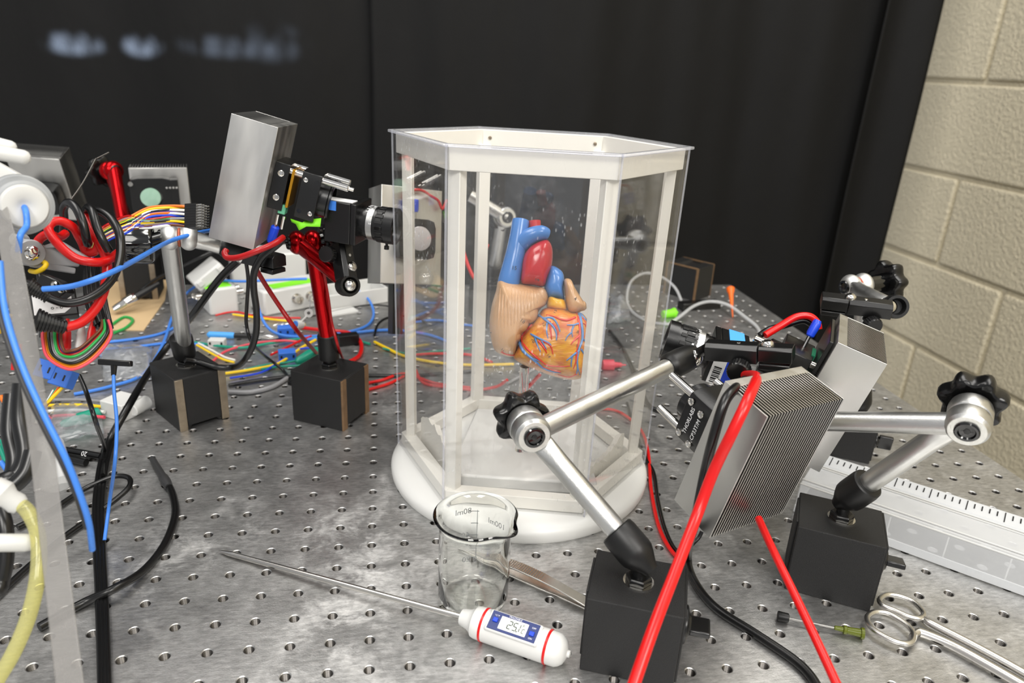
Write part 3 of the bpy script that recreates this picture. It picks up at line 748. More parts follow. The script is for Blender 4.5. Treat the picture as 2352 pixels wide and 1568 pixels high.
# --- left red stand
S5 = thing('magnetic_stand', 'red anodized articulated magnetic stand left of the clear case', 'stand', (6, 349, 0), 'magnetic stands')
b5 = mag_base(S5, (6, 349), (-0.87, 0.49), 1, 'steel_rusty')
hub5 = PD(700, 556, 668)
ax5 = (-RX * .86 + RD * .12 - RF * .5).normalized()
MB().lathe(b5 - V((0, 0, 8)), V((-.02, -.03, 1)), [(0, 8), (1, 10.2), (26, 10.2), (27.5, 9)], 26).build('base_boot', 'black_rubber', S5)
mb = MB(); mb.cyl(b5 + V((0, 0, 8)), hub5 - ax5 * 7, 7.6, 7.6, 24); mb.build('lower_arm', 'red_anodized', S5)
elbow(S5, hub5, ax5, 'red_anodized', 10.8, 16, 6, rnd=1, lobes=6)
e5 = PD(800, 655, 640)
mb = MB(); arm_tube(mb, e5 + (hub5 - e5).normalized() * 8, hub5 + ax5 * 7, 6.8, .8, ax5); mb.build('upper_arm', 'red_anodized', S5)
w5 = (toward_cam(e5) + RX * .5).normalized()
MB().lathe(e5 - w5 * 9, w5, [(0, 7), (2, 9.6), (11, 9.9), (14, 9.2), (14, 7.2), (9, 6)], 26).build('arm_socket', 'black_rubber', S5)
MB().ell(e5 + w5 * 2.5, 6.0, nu=20, nv=14).build('ball', 'chrome', S5)
cb5 = PD(788, 575, 646); ca5 = (PD(780, 505, 650) - PD(800, 640, 640)).normalized(); cu5 = (RX - ca5 * RX.dot(ca5) - RF * .6).normalized(); cu5 = (cu5 - ca5 * cu5.dot(ca5)).normalized()
clamp_bar(S5, cb5, (ca5, cu5.cross(ca5), cu5), 54, 14, 16, -0.32, jaw=False)
knurled(S5, PD(758, 585, 636), -RX * .25 - RF, 7.2, 8)
MB().ell(PD(767, 545, 632), 5.0).build('lock_ball', 'black_gloss', S5)

# --- red stand far at the back left
S6 = thing('magnetic_stand', 'distant red magnetic stand standing on brown paper, black knob on the left', 'stand', (-290, 760, 0), 'magnetic stands')
c6 = PZ(318, 688, 0) + V((0, 25, 0))
b6 = mag_base(S6, (c6.x, c6.y), (-.12, 1), 1, 'steel_ground')
hub6 = PD(256, 392, 1010)
ax6 = (RX * .75 - RF * .6 + RD * .1).normalized()
mb = MB(); mb.cyl(b6, hub6 - ax6 * 8, 8, 7, 18); mb.build('lower_arm', 'red_anodized', S6)
MB().lathe(b6 - V((0, 0, 8)), V((-.1, 0, 1)), [(0, 8), (1, 10.2), (26, 10.2), (27.5, 9)], 20).build('base_boot', 'black_rubber', S6)
elbow(S6, hub6, ax6, 'red_anodized', 13, 22, 14, rnd=1)
e6 = PD(282, 505, 980)
mb = MB(); mb.cyl(hub6 + ax6 * 8, e6, 9, 8, 18); mb.build('upper_arm', 'red_anodized', S6)
MB().lathe(e6 - V((0, 0, 4)), V((0, 0, -1)), [(0, 9), (8, 11), (20, 10)], 16).build('arm_socket', 'black_rubber', S6)

# --- silver stand behind the case, only its elbow shows through the clear panes
S7 = thing('magnetic_stand', 'silver magnetic stand seen through the clear case, behind the heart model', 'stand', (250, 640, 0), 'magnetic stands')
b7 = mag_base(S7, (215, 640), (-.3, 1), 1)
hub7 = PD(1158, 498, 930)
ax7 = (RX * .35 - RF * .9 + RD * .2).normalized()
mb = MB(); mb.cyl(b7, hub7 - ax7 * 7, 8.5, 8, 18); mb.build('lower_arm', 'alu_satin', S7)
boot_mesh(b7, hub7, 26).build('base_boot', 'black_rubber', S7)
elbow(S7, hub7, ax7, 'alu_satin', 13, 20, 5)
e7 = PD(1040, 425, 900)
mb = MB(); mb.cyl(hub7 + ax7 * 6, e7, 8, 8, 18); mb.build('upper_arm', 'alu_satin', S7)
ball_end(S7, hub7, e7, V((0, 0, 1)))

# --- loose magnet block at the far right corner of the bench
S8 = thing('magnet_base', 'loose black magnet block with brown steel edges at the far table corner', 'magnet block', (610, 770, 0))
c8 = PZ(1592, 690, 0)
u8 = V((.80, .60, 0)); v8 = V((-.60, .80, 0)); c8 = c8 + u8 * 22 + v8 * 26
z8 = V((0, 0, 1))
MB().prism([(-30, 0), (30, 0), (30, 55), (12, 55), (8, 50.5), (-8, 50.5), (-12, 55), (-30, 55)], c8 - u8 * 25, v8, z8, u8, 50).build('magnet_block', 'black_crinkle', S8, bevel=.6)
ORI[S8] = ORI[S8]
for s in (-1, 1):
    for t in (-1, 1):
        MB().box(c8 + u8 * (25 * s) + v8 * (28.5 * t) + z8 * 27.5, (2.4, 3.6, 55), (u8, v8, z8)).build('ground_strip', 'steel_rusty', S8, bevel=.3)
    MB().box(c8 + u8 * (25 * s) + v8 * 0 + z8 * 54.2, (2.4, 58, 2.2), (u8, v8, z8)).build('ground_strip', 'steel_rusty', S8, bevel=.3)
MB().box(PZ(1606, 700, 6), (70, 18, 12), (V((.98, .17, 0)), V((-.17, .98, 0)), z8)).build('keeper_bar', 'black_anodized', S8, bevel=1)

# ================================================================ finned lamp modules
FIN_N = 27
def heat_sink(name, label, c, axes, fins=FIN_N, Wd=70, Dp=36, Ln=100, plate=7.0, group='finned aluminium lamp modules', finskin='alu_sink'):
    t = thing(name, label, 'heat sink', c, group, axes)
    MB().boxb((-Wd / 2, -Dp / 2, -Ln / 2), (Wd / 2, -Dp / 2 + plate, Ln / 2)).build('base_plate', 'alu_sink', t, bevel=0.4)
    fm = MB().boxb((-0.5, 0, -Ln / 2), (0.5, Dp - plate, Ln / 2)).mesh('fin', 'alu_fin_shade')
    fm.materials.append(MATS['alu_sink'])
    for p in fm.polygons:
        if abs(p.normal.x) < .5: p.material_index = 1  # fin edges keep the bright metal, only the gap sides are painted shaded
    for sx in (-1, 1): MB().boxb((sx * (Wd / 2 - .3) - .5, -Dp / 2 + .1, -Ln / 2), (sx * (Wd / 2 - .3) + .5, Dp / 2 + .05, Ln / 2)).build('outer_fin', finskin, t, bevel=.2)
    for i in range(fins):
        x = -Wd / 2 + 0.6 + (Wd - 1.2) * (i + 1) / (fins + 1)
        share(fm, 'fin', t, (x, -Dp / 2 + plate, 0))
    return t
def cage_plate(t, yc, zc, th, S=41.0, hole=13.0, xc=0.0, side_screws=True, skin='black_anodized', chamfer=4):
    h = S / 2; k = chamfer
    poly = [(-h + k, -h), (h - k, -h), (h, -h + k), (h, h - k), (h - k, h), (-h + k, h), (-h, h - k), (-h, -h + k)]
    N = 24; X = V((1, 0, 0)); Zz = V((0, 0, 1)); Yy = V((0, 1, 0))
    # square plate with a round bore
    mb = MB(); ring = []; sq = []
    for i in range(N):
        a = 2 * PI * i / N; ca, sa = math.cos(a), math.sin(a); q = max(abs(ca), abs(sa)); e = 1 / q
        lim = min(e, (2 * h - k) / h / (abs(ca) + abs(sa)))
        sq.append((ca * h * lim, sa * h * lim)); ring.append((ca * hole, sa * hole))
    vs = []
    for y in (yc - th / 2, yc + th / 2):
        for a, b in sq: vs.append((xc + a, y, zc + b))
        for a, b in ring: vs.append((xc + a, y, zc + b))
    fs = []
    for i in range(N):
        j = (i + 1) % N
        fs += [(i, j, N + j, N + i), (2 * N + i, 3 * N + i, 3 * N + j, 2 * N + j), (i, 2 * N + i, 2 * N + j, j), (N + i, N + j, 3 * N + j, 3 * N + i)]
    mb.add(vs, fs); o = mb.build('cage_plate', skin, t, bevel=0.4, ang=25)
    return o
def rods(t, x, zs, y0, y1, zc=0, r=3.0, m='chrome'):
    for z in zs:
        MB().lathe((x, y0, zc + z), (0, y1 - y0, 0), [(0, r - .5), (.6, r), (abs(y1 - y0) - .6, r), (abs(y1 - y0), r - .5)], 16).build('cage_rod', m, t)

A_F = (V((0.931, 0.362, -0.036)), V((0.345, -0.91, -0.232)), V((-0.117, 0.204, -0.972)))
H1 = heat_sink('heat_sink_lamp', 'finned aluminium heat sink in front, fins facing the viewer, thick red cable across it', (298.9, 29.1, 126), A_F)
# local frame: +y away from the case (fin tips), +z along the fins downwards
cp = cage_plate(H1, -18 - 20.7, 3.7, 23, side_screws=True)
for dy, dz in ((-7.5, -13.5), (3.5, -11.0), (-7.5, 13.0), (3.5, 14.5)):
    q = V((-20.5, -38.7 + dy, 3.7 + dz))
    s_ = MB().lathe(q, (-1, 0, 0), [(0, 2.6), (.7, 2.6), (.9, 2.0), (.3, 1.4)], 14).build('screw', 'chrome', cp)
text('lettering', 'THORLABS', 4.4, (-20.75, -42.2, 3.4), (0, 0, -1), (0, -1, 0), 'ink_white', cp)
text('lettering', 'CP33T/M', 4.4, (-20.75, -34.6, 5.5), (0, 0, -1), (0, -1, 0), 'ink_white', cp)
rods(H1, -14.5, (-14.5, 14.5), -75, -20, 3.7)
rods(H1, 14.5, (-14.5, 14.5), -60, -20, 3.7)
MB().lathe((0, -50, 3.7), (0, -1, 0), [(0, 15.2), (10, 15.2), (11, 14.4), (11, 12.6), (5, 12.2)], 32).build('lens_tube', 'black_anodized', H1)
MB().lathe((0, -54, 3.7), (0, -1, 0), [(0, 12.6), (1, 10), (1.8, 5), (2, .5)], 24).build('lens', 'lens_pale', H1)
MB().box((2, -24, -8), (30, 1.6, 34)).build('circuit_board', 'pcb_green', H1)
for k in range(2): MB().box((6 + 9 * k, -26.5, -27), (8, 6, 9)).build('terminal_block', 'term_green', H1, bevel=.6)

A_R = (V((0.547, 0.837, 0.004)), V((0.806, -0.525, -0.274)), V((-0.228, 0.153, -0.962)))
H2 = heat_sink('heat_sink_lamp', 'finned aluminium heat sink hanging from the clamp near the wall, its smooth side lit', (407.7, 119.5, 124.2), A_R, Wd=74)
cp2 = cage_plate(H2, -18 - 18, -4, 23, xc=0)
rods(H2, -14.5, (-14.5, 14.5), -70, -20, -4)
MB().lathe((0, -46, -4), (0, -1, 0), [(0, 15.2), (10, 15.2), (11, 14.4), (11, 12.6), (5, 12.2)], 32).build('lens_tube', 'black_anodized', H2)
MB().lathe((0, -50, -4), (0, -1, 0), [(0, 12.6), (1, 10), (1.8, 5), (2, .5)], 24).build('lens', 'lens_pale', H2)
MB().box((-4, -21, -16), (58, 3.0, 62)).build('mounting_plate', 'black_anodized', H2, bevel=.5)
MB().box((-4, -25, -12), (18, 3, 26)).build('circuit_board', 'pcb_green', H2)
for k in range(3): MB().box((-12 + 3 * k, -36, -18 + 6 * k), (11, 10, 7)).build('terminal_block', 'term_green', H2, bevel=.6)
for k in range(2):
    MB().cyl((-2 + 5 * k, -33, -20), (2 + 5 * k, -33, -34), 1.3, n=8).build('spade_terminal', 'chrome', H2)
    MB().lathe((2 + 5 * k, -33, -33), (.3, .05, -.95), [(0, 2.4), (1, 3.2), (11, 3.4), (13, 2.6)], 12).build('crimp_sleeve', 'blue_deep', H2)

B_ = V((0.961, -0.112, -0.252)); A_ = V((0.105, 0.994, -0.042)); Cl = V((-0.255, -0.014, -0.967))
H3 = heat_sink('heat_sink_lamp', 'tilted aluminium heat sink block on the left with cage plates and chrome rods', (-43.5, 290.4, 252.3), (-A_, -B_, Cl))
# local +x = towards the viewer here, -y = towards the case, +z = down
cpa = cage_plate(H3, -18 - 6, -3, 12, S=40, chamfer=1.5)
for z in (-11, 9): MB().lathe((20, -24, -3 + z), (1, 0, 0), [(0, 2.6), (.8, 2.6), (1, 2), (.4, 1.3)], 14).build('screw', 'chrome', cpa)
cpb = cage_plate(H3, -18 - 30.5, -1.5, 16, S=41, chamfer=2.5)
for y, z in ((-44, -13), (-53, 13)): MB().lathe((20.4, y, -1.5 + z), (1, 0, 0), [(0, 1.9), (.6, 1.9), (.8, 1.4), (.3, .9)], 12).build('screw', 'chrome', cpb)
for y, z in ((-53, -13), (-44, 13)): MB().lathe((20.4, y, -1.5 + z), (1, 0, 0), [(0, 1.9), (.15, 1.9)], 12).build('screw_hole', 'black_gloss', cpb)
rods(H3, 14.5, (-15,), -78, -20, -2); rods(H3, -6, (-16.5,), -76, -20, -2, r=3)
MB().cyl((14.5, -78, -17), (14.5, -82, -17), 1.6, n=10).build('rod_tip', 'chrome', H3)
MB().box((8, -33.5, -4), (26, 2.2, 32)).build('gold_spring_plate', 'gold_film', H3, bevel=.3)
MB().box((13, -30, 15), (10, 6, 8)).build('terminal_block', 'term_green', H3, bevel=.6)
MB().lathe((0, -56, 0), (0, -1, 0), [(0, 15.5), (7, 15.5), (8, 16.5), (9.5, 16.5), (10, 15), (10, 13), (3, 12.5)], 36).build('lens_tube', 'black_anodized', H3)
MB().lathe((0, -59, 0), (0, -1, 0), [(0, 12.6), (1, 10), (1.8, 5), (2, .5)], 24).build('lens', 'lens_pale', H3)
mb = MB(); mb.add([(16, -38, 21), (17, -48, 21), (12, -50, 19), (17, -62, 13), (18, -63, 20), (18, -52, 23), (18, -47, 28), (16, -43, 24), (14, -39, 24)], [(0, 1, 7, 8), (1, 2, 5, 6), (1, 6, 7), (2, 3, 4, 5)]); nt_ = mb.build('neon_tape_flag', 'neon_tape', H3); sd = nt_.modifiers.new('t', 'SOLIDIFY'); sd.thickness = .0005
for k in range(2):
    MB().cyl((18, -28 - 5 * k, 20), (18, -28 - 5 * k, 31), 1.3, n=8).build('spade_terminal', 'chrome', H3)
MB().lathe((18, -28, 30), (-.1, 0.1, 1), [(0, 2.8), (1, 3.6), (13, 3.8), (15, 3)], 12).build('crimp_sleeve', 'blue_deep', H3)

# heat sink partly behind the left edge of the case
cb_ = PD(946, 538, 752)
zz = V((0.0, -0.06, -1)).normalized(); fy = V((-.10, .99, 0)).normalized(); fx = V((-.99, -.10, 0)).normalized()
# base plate faces the viewer (towards the heart)
fwd = (V((185, 233, 0)) - V((cb_.x, cb_.y, 0))).normalized()
yv = V((0.16, 0.985, 0.0)); zv = V((0, 0, -1)); xv = yv.cross(zv)
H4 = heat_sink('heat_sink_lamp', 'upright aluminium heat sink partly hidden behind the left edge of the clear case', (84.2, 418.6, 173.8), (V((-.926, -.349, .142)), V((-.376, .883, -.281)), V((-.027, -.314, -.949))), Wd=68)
cage_plate(H4, -26, 4, 14)
MB().lathe((0, -32, 4), (0, -1, 0), [(0, 14), (6, 14), (7, 13)], 28).build('lens_tube', 'black_anodized', H4)
MB().lathe((0, -39, 4), (0, -1, 0), [(0, 12.4), (1, 10), (1.8, 5), (2, .5)], 24).build('lens', 'lens_pale', H4)
for k in range(2):
    MB().lathe((8 - 8 * k, -26, -37), (0, 0, 1), [(0, 2.6), (1, 3.4), (11, 3.4), (13, 2.6)], 12).build('crimp_sleeve', 'blue_deep', H4)
    MB().cyl((8 - 8 * k, -26, -24), (8 - 8 * k, -26, -13), 1.5, n=8).build('spade_terminal', 'chrome', H4)
og = V((cb_.x, cb_.y, cb_.z))
MB().tube([V((8, -26, -38)), V((6, -26, -45)), V((-6, -26, -47)), V((-18, -26, -42)), V((-26, -26, -38)), V((-31, -26, -30)), V((-36, -26, -40))], 1.5).build('red_lead', 'red_cable', H4)
MB().box((0, 22, 74), (12, 14, 60)).build('mount_post', 'black_anodized', H4, bevel=.6)

# heat sink standing far behind, only its lens side shows above the wires
ch = PD(374, 466, 1010)
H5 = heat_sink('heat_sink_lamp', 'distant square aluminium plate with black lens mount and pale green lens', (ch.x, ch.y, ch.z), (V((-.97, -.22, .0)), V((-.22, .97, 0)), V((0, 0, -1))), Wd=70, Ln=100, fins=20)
cage_plate(H5, -30, -15, 22, S=50, xc=10, hole=13)
MB().lathe((12, -40, -15), (0, -1, 0), [(0, 12.8), (1, 12), (1.6, 8), (2, .5)], 28).build('lens', 'lens_glass', H5)
for dx, dz in ((-17, 19), (19, -19), (-8, 19)): MB().cyl((12 + dx * 1.1, -48, -15 + dz), (12 + dx * 1.1, -20, -15 + dz), 3, n=12).build('cage_rod', 'chrome', H5)
for dz in (-13, 13):
    for k in range(4): MB().cyl((-9 - 4 * k, -44, -15 + dz), (-9 - 4 * k, -36, -15 + dz), 1.4, n=10).build('spring_screw', 'chrome', H5)
MB().box((-18, -34, -15), (10, 16, 46)).build('adjuster_block', 'black_anodized', H5, bevel=.6)
MB().cyl((0, 0, 50), (0, 0, 140), 7, n=16).build('mount_post', 'black_anodized', H5)

# heat sink at the far left edge, fins up
H6 = heat_sink('heat_sink_lamp', 'aluminium heat sink far at the left edge behind the white round cap', (-416.8, 813.4, 156.1), (V((-.996, .076, .039)), V((.085, .928, .363)), V((-.008, .364, -.931))), Wd=70)
cage_plate(H6, -30, 8, 20, xc=-6)
MB().cyl((0, 22, 0), (0, 22 + 60, 165), 7, n=16).build('mount_post', 'alu_satin', H6)

# ================================================================ cameras
def camera(name, label, front, back, up, body=36, lensR=14.6):
    """front = centre of the lens front rim, back = centre of the body"""
    w = (V(front) - V(back)).normalized(); u = (V(up) - w * V(up).dot(w)).normalized(); s = u.cross(w)
    t = thing(name, label, 'camera', back, None, (s, w, u))   # local x side, y towards the lens, z up
    L = (V(front) - V(back)).length; h = body / 2
    MB().boxb((-h, -h + 4, -h), (h, h - 8, h)).build('body', 'black_anodized', t, bevel=.8)
    MB().boxb((-h, h - 8, -h), (h, h - 3, h)).build('front_plate', 'black_anodized', t, bevel=.8)
    y0 = h - 3; Z = lensR
    le = MB().lathe((0, y0, 0), (0, 1, 0), [(0, Z * .86), (4, Z * .86), (4.2, Z * .92), (L - y0 - 26, Z * .92), (L - y0 - 26, Z * .98), (L - y0 - 8, Z), (L - y0 - 8, Z * 1.06), (L - y0, Z * 1.06), (L - y0, Z * .9), (L - y0 - 6, Z * .7)], 40).build('lens_barrel', 'black_anodized', t, ang=25)
    MB().lathe((0, L - 6, 0), (0, 1, 0), [(0, Z * .72), (1.5, Z * .5), (2, .5)], 24).build('front_glass', 'black_gloss', le)
    MB().lathe((0, y0 + 7, 0), (0, 1, 0), [(0, Z * .95), (.3, Z * .99), (5.4, Z * .99), (5.8, Z * .95)], 40).build('silver_ring', 'alu_satin', le)
    for yy, ln, n in ((y0 + 15, 7, 18), (L - 15, 5, 14)):
        rib = MB()
        for i in range(n):
            a = 2 * PI * i / n; d = V((math.cos(a), 0, math.sin(a)))
            rib.box(d * (Z * 1.005) + V((0, yy + ln / 2, 0)), (1.1, ln, Z * .20), (d, V((0, 1, 0)), d.cross(V((0, 1, 0)))))
        rib.build('grip_ribs', 'black_rubber', le, bevel=.25)
    tk = MB()
    for i in range(9):
        a = PI * .1 + i * .24; d = V((math.cos(a), 0, math.sin(a)))
        tk.box(d * (Z * .99) + V((0, L - 24, 0)), (.35, 2.2, .5), (d, V((0, 1, 0)), d.cross(V((0, 1, 0)))))
        if i % 2: tk.box(d * (Z * .99) + V((0, L - 20.5, 0)), (.35, 1.6, 1.5), (d, V((0, 1, 0)), d.cross(V((0, 1, 0)))))
    tk.build('scale_marks', 'ink_white', le)
    for a, s_ in ((1.15, '8'), (1.75, '5.6'), (2.5, '4'), (2.95, '2')):
        d = V((math.cos(a), 0, math.sin(a))); text('scale_figure', s_, 3.4, d * (Z * 1.0 + .25) + V((0, L - 19, 0)), d.cross(V((0, 1, 0))), V((0, -1, 0)), 'ink_white', le)
    MB().lathe((0, y0 + 22, -Z * .95), (0, 0, -1), [(0, 1.2), (4, 1.2), (4, 2.2), (7, 2.2)], 12).build('locking_screw', 'black_anodized', le)
    return t
fr = PD(912, 521, 628); bk = fr - V((.93, -.36, -.06)).normalized() * 45
K1 = camera('machine_vision_camera', 'small black camera on the left with silver-ringed lens and blue taped label', fr, bk, V((0, 0, 1)), 35, 14.8)
MB().boxb((-14, -14.2, 17.4), (-3, 9.8, 18.0)).build('label_tape', 'label_white', K1)
MB().boxb((-18.1, -14.2, 10), (-17.5, -3, 17.9)).build('blue_tape', 'blue_cable', K1)
fr2 = PD(1528, 778, 596); bk2 = PD(1668, 822, 590)
K2 = camera('machine_vision_camera', 'small black camera right of the case with a bright blue tape square on top', fr2, bk2, V((0.12, -.1, 1)), 35, 15.4)
MB().boxb((-17.6, -9, 17.4), (17.6, 3.5, 18.0)).build('blue_tape', 'blue_light', K2)
lb = MB().boxb((17.4, 1, -17), (18.0, 11, 12)).build('barcode_label', 'label_white', K2)
bc = MB(); x_ = -16.0
for k in range(9):
    wdt = (0.9, 0.5, 1.3)[k % 3]; bc.boxb((17.9, 3, x_), (18.15, 9, x_ + wdt)); x_ += wdt + (.9, .6)[k % 2]
bc.build('barcode', 'ink', lb)
MB().boxb((17.2, -7, -17), (18.0, 1, 12)).build('blue_band', 'blue_deep', K2)
# ================================================================ hexagonal clear case
CC = V((185.0, 231.0, 0)); CTH = -0.235
CU = V((math.cos(CTH), math.sin(CTH), 0)); CV = V((-CU.y, CU.x, 0))
def hexp(k, r, z, asp=0.955):
    a = PI + k * PI / 3
    d = CU * (r * math.cos(a)) + CV * (asp * r * math.sin(a))
    q = CC + d
    # the case leans a hair to the back
    return V((q.x, q.y, z - (q - CC).dot(CV) * 0.022 * max(0, z / 300)))
def rad(z): return 114.9 + (118.4 - 114.9) * (z - 15) / 284
K0 = thing('hexagonal_display_case', 'clear six-sided acrylic case with white frame on a round white base', 'display case', (185, 231, 0))
MB().lathe((CC.x - 1, CC.y - 1, 0), (0, 0, 1), [(0, 112), (0, 116), (3, 117.5), (8, 118), (11, 116.5), (13.5, 113), (15, 108), (15.2, 60)], 96).build('round_base', 'white_plastic', K0, ang=40)
for k in range(6):
    a0, a1 = hexp(k, rad(15) + .0, 15), hexp(k + 1, rad(15), 15)
    b0, b1 = hexp(k, rad(299), 299), hexp(k + 1, rad(299), 299)
    nrm = (a1 - a0).cross(V((0, 0, 1))).normalized()
    if nrm.dot((a0 + a1) / 2 - CC) < 0: nrm = -nrm
    t_ = 1.6
    mb = MB(); mb.add([a0, a1, b1, b0, a0 - nrm * t_, a1 - nrm * t_, b1 - nrm * t_, b0 - nrm * t_], [(0, 1, 2, 3), (4, 7, 6, 5), (0, 4, 5, 1), (3, 2, 6, 7)])
    mb.build('pane', 'acrylic', K0)
    # folded corner: bright edge line
    MB().cyl(a0 - nrm * .2, b0 - nrm * .2, 0.9, n=8).build('corner_edge', 'acrylic_edge', K0)
    # out-turned rim
    c0, c1 = hexp(k, rad(299) + 3.4, 299), hexp(k + 1, rad(299) + 3.4, 299)
    mb = MB(); zt = V((0, 0, 2.2)); mb.add([b0 - nrm * 1.2, b1 - nrm * 1.2, c1, c0, b0 - nrm * 1.2 - zt, b1 - nrm * 1.2 - zt, c1 - zt, c0 - zt], [(0, 1, 2, 3), (7, 6, 5, 4), (3, 2, 6, 7), (0, 4, 5, 1)])
    mb.build('rim', 'acrylic_edge', K0, bevel=.5)
    # white frame
    ins_ = 3.0
    def pt(kk, z, d): return hexp(kk, rad(z) - d, z)
    def bar(name, z0, z1, d0, d1):
        m_ = MB(); q = [pt(k, z0, d0), pt(k + 1, z0, d0), pt(k + 1, z0, d1), pt(k, z0, d1), pt(k, z1, d0), pt(k + 1, z1, d0), pt(k + 1, z1, d1), pt(k, z1, d1)]
        m_.add(q, [(0, 1, 2, 3), (7, 6, 5, 4), (0, 4, 5, 1), (1, 5, 6, 2), (2, 6, 7, 3), (3, 7, 4, 0)]); return m_.build(name, 'white_print', K0, bevel=.5)
    tr_ = bar('top_rail', 281, 297, ins_, ins_ + 6)
    bar('bottom_rail', 16, 27, ins_, ins_ + 13)
    # post along each corner
    p0 = pt(k, 20, 12.6); p1 = pt(k, 284, 12.6); rdir = V((p0.x - CC.x, p0.y - CC.y, 0)).normalized(); td = V((-rdir.y, rdir.x, 0))
    w_ = (p1 - p0).normalized()
    MB().box((p0 + p1) / 2, (8, 11, (p1 - p0).length), (rdir, td, w_)).build('post', 'white_print', K0, bevel=.6)
    if k in (4,):
        for f_ in (.06, .94):
            s_ = (hexp(k, rad(290) - 9.2, 290) * (1 - f_) + hexp(k + 1, rad(290) - 9.2, 290) * f_)
            MB().lathe(s_, -nrm, [(-1, 1.6), (1.2, 1.6), (1.4, 1.0)], 10).build('screw', 'steel_ground', tr_)
# chips broken out of the rim
# platform sheet under the heart
pc = CC + CU * 2 - CV * 4
pf = [pc + CU * a + CV * b for a, b in ((-60, -66), (66, -62), (52, 62), (-50, 58))]
mb = MB(); mb.add([p + V((0, 0, 17)) for p in pf] + [p + V((0, 0, 29 if i < 2 else 31)) for i, p in enumerate(pf)], [(3, 2, 1, 0), (4, 5, 6, 7), (0, 1, 5, 4), (1, 2, 6, 5), (2, 3, 7, 6), (3, 0, 4, 7)])
mb.build('platform', 'white_plastic', K0, bevel=2.0)
# torn white foam lining along two sides
random.seed(3)
for k, hmax in ((0, 26), (2, 24)):
    vs = []; fs = []; n = 18
    for i in range(n + 1):
        t = .04 + .92 * i / n; q = hexp(k, rad(20) - 20, 0) * (1 - t) + hexp(k + 1, rad(20) - 20, 0) * t
        h = 30 + hmax * (.45 + .35 * math.sin(t * 5 + k) + .2 * random.random())
        inn = (CC - q).normalized() * 5; inn.z = 0
        vs += [V((q.x, q.y, 17)), V((q.x, q.y, h)), V((q.x + inn.x, q.y + inn.y, h - 2)), V((q.x + inn.x, q.y + inn.y, 17))]
    for i in range(n):
        b = i * 4; fs += [(b, b + 4, b + 5, b + 1), (b + 1, b + 5, b + 6, b + 2), (b + 2, b + 6, b + 7, b + 3)]
    fs += [(0, 1, 2, 3), tuple(n * 4 + j for j in (3, 2, 1, 0))]
    MB().add(vs, fs).build('foam_lining', 'white_print', K0)

# ================================================================ heart model
HD = 622.0; HK = HD / FPX
HO = PD(1240, 690, HD)
def hv(px, py, w=0.0): return HO + RX * ((px - 1240) * HK) - RD * (-(py - 690) * HK) - RF * w
HT = thing('heart_model', 'painted anatomical heart model with numbers inside the clear case', 'model', (HO.x, HO.y, 29))
def hcol(name, rgb, rough=0.3, stripes=None, rgb2=None, var=0.0):
    m, nt, b = nodes_of(name); L = nt.links
    c = lin(rgb); b.inputs['Base Color'].default_value = (*c, 1); b.inputs['Roughness'].default_value = rough
    b.inputs['Coat Weight'].default_value = 0.25; b.inputs['Coat Roughness'].default_value = 0.2
    tc = nt.nodes.new('ShaderNodeTexCoord')
    if stripes:
        mp = nt.nodes.new('ShaderNodeMapping'); mp.inputs['Rotation'].default_value = stripes[0]; mp.inputs['Scale'].default_value = stripes[1]
        L.new(tc.outputs['Object'], mp.inputs[0])
        wv = nt.nodes.new('ShaderNodeTexNoise'); wv.inputs['Scale'].default_value = stripes[2]; wv.inputs['Detail'].default_value = 2
        L.new(mp.outputs[0], wv.inputs['Vector'])
        bp = nt.nodes.new('ShaderNodeBump'); bp.inputs['Strength'].default_value = stripes[3]; bp.inputs['Distance'].default_value = 0.0012
        L.new(wv.outputs['Fac'], bp.inputs['Height']); L.new(bp.outputs[0], b.inputs['Normal'])
        if rgb2:
            mx = nt.nodes.new('ShaderNodeMix'); mx.data_type = 'RGBA'; mx.inputs[6].default_value = (*c, 1); mx.inputs[7].default_value = (*lin(rgb2), 1)
            n2 = nt.nodes.new('ShaderNodeTexNoise'); n2.inputs['Scale'].default_value = 34; n2.inputs['Detail'].default_value = 3; L.new(tc.outputs['Object'], n2.inputs['Vector'])
            ad = nt.nodes.new('ShaderNodeMath'); ad.operation = 'MULTIPLY_ADD'; ad.inputs[1].default_value = 0.55; L.new(wv.outputs['Fac'], ad.inputs[0]); L.new(n2.outputs['Fac'], ad.inputs[2])
            mr = nt.nodes.new('ShaderNodeMapRange'); mr.inputs['From Min'].default_value = .62; mr.inputs['From Max'].default_value = .90; L.new(ad.outputs[0], mr.inputs[0])
            L.new(mr.outputs[0], mx.inputs[0]); L.new(mx.outputs[2], b.inputs['Base Color'])
    MATS[name] = m
hcol('heart_tan', (0.74, 0.58, 0.42), 0.34, ((0, .35, 0), (1, 1, 0.12), 420, .35))
hcol('heart_blue', (0.25, 0.47, 0.74), 0.25)
hcol('heart_red', (0.72, 0.07, 0.10), 0.2)
hcol('heart_yellow', (0.86, 0.64, 0.12), 0.3)
hcol('heart_muscle', (0.85, 0.61, 0.14), 0.32, ((0, -.5, 0), (.25, 1, 1), 330, .6), (0.76, 0.39, 0.19))
hcol('heart_vein', (0.32, 0.50, 0.72), 0.35)
hcol('heart_artery', (0.80, 0.16, 0.08), 0.3)

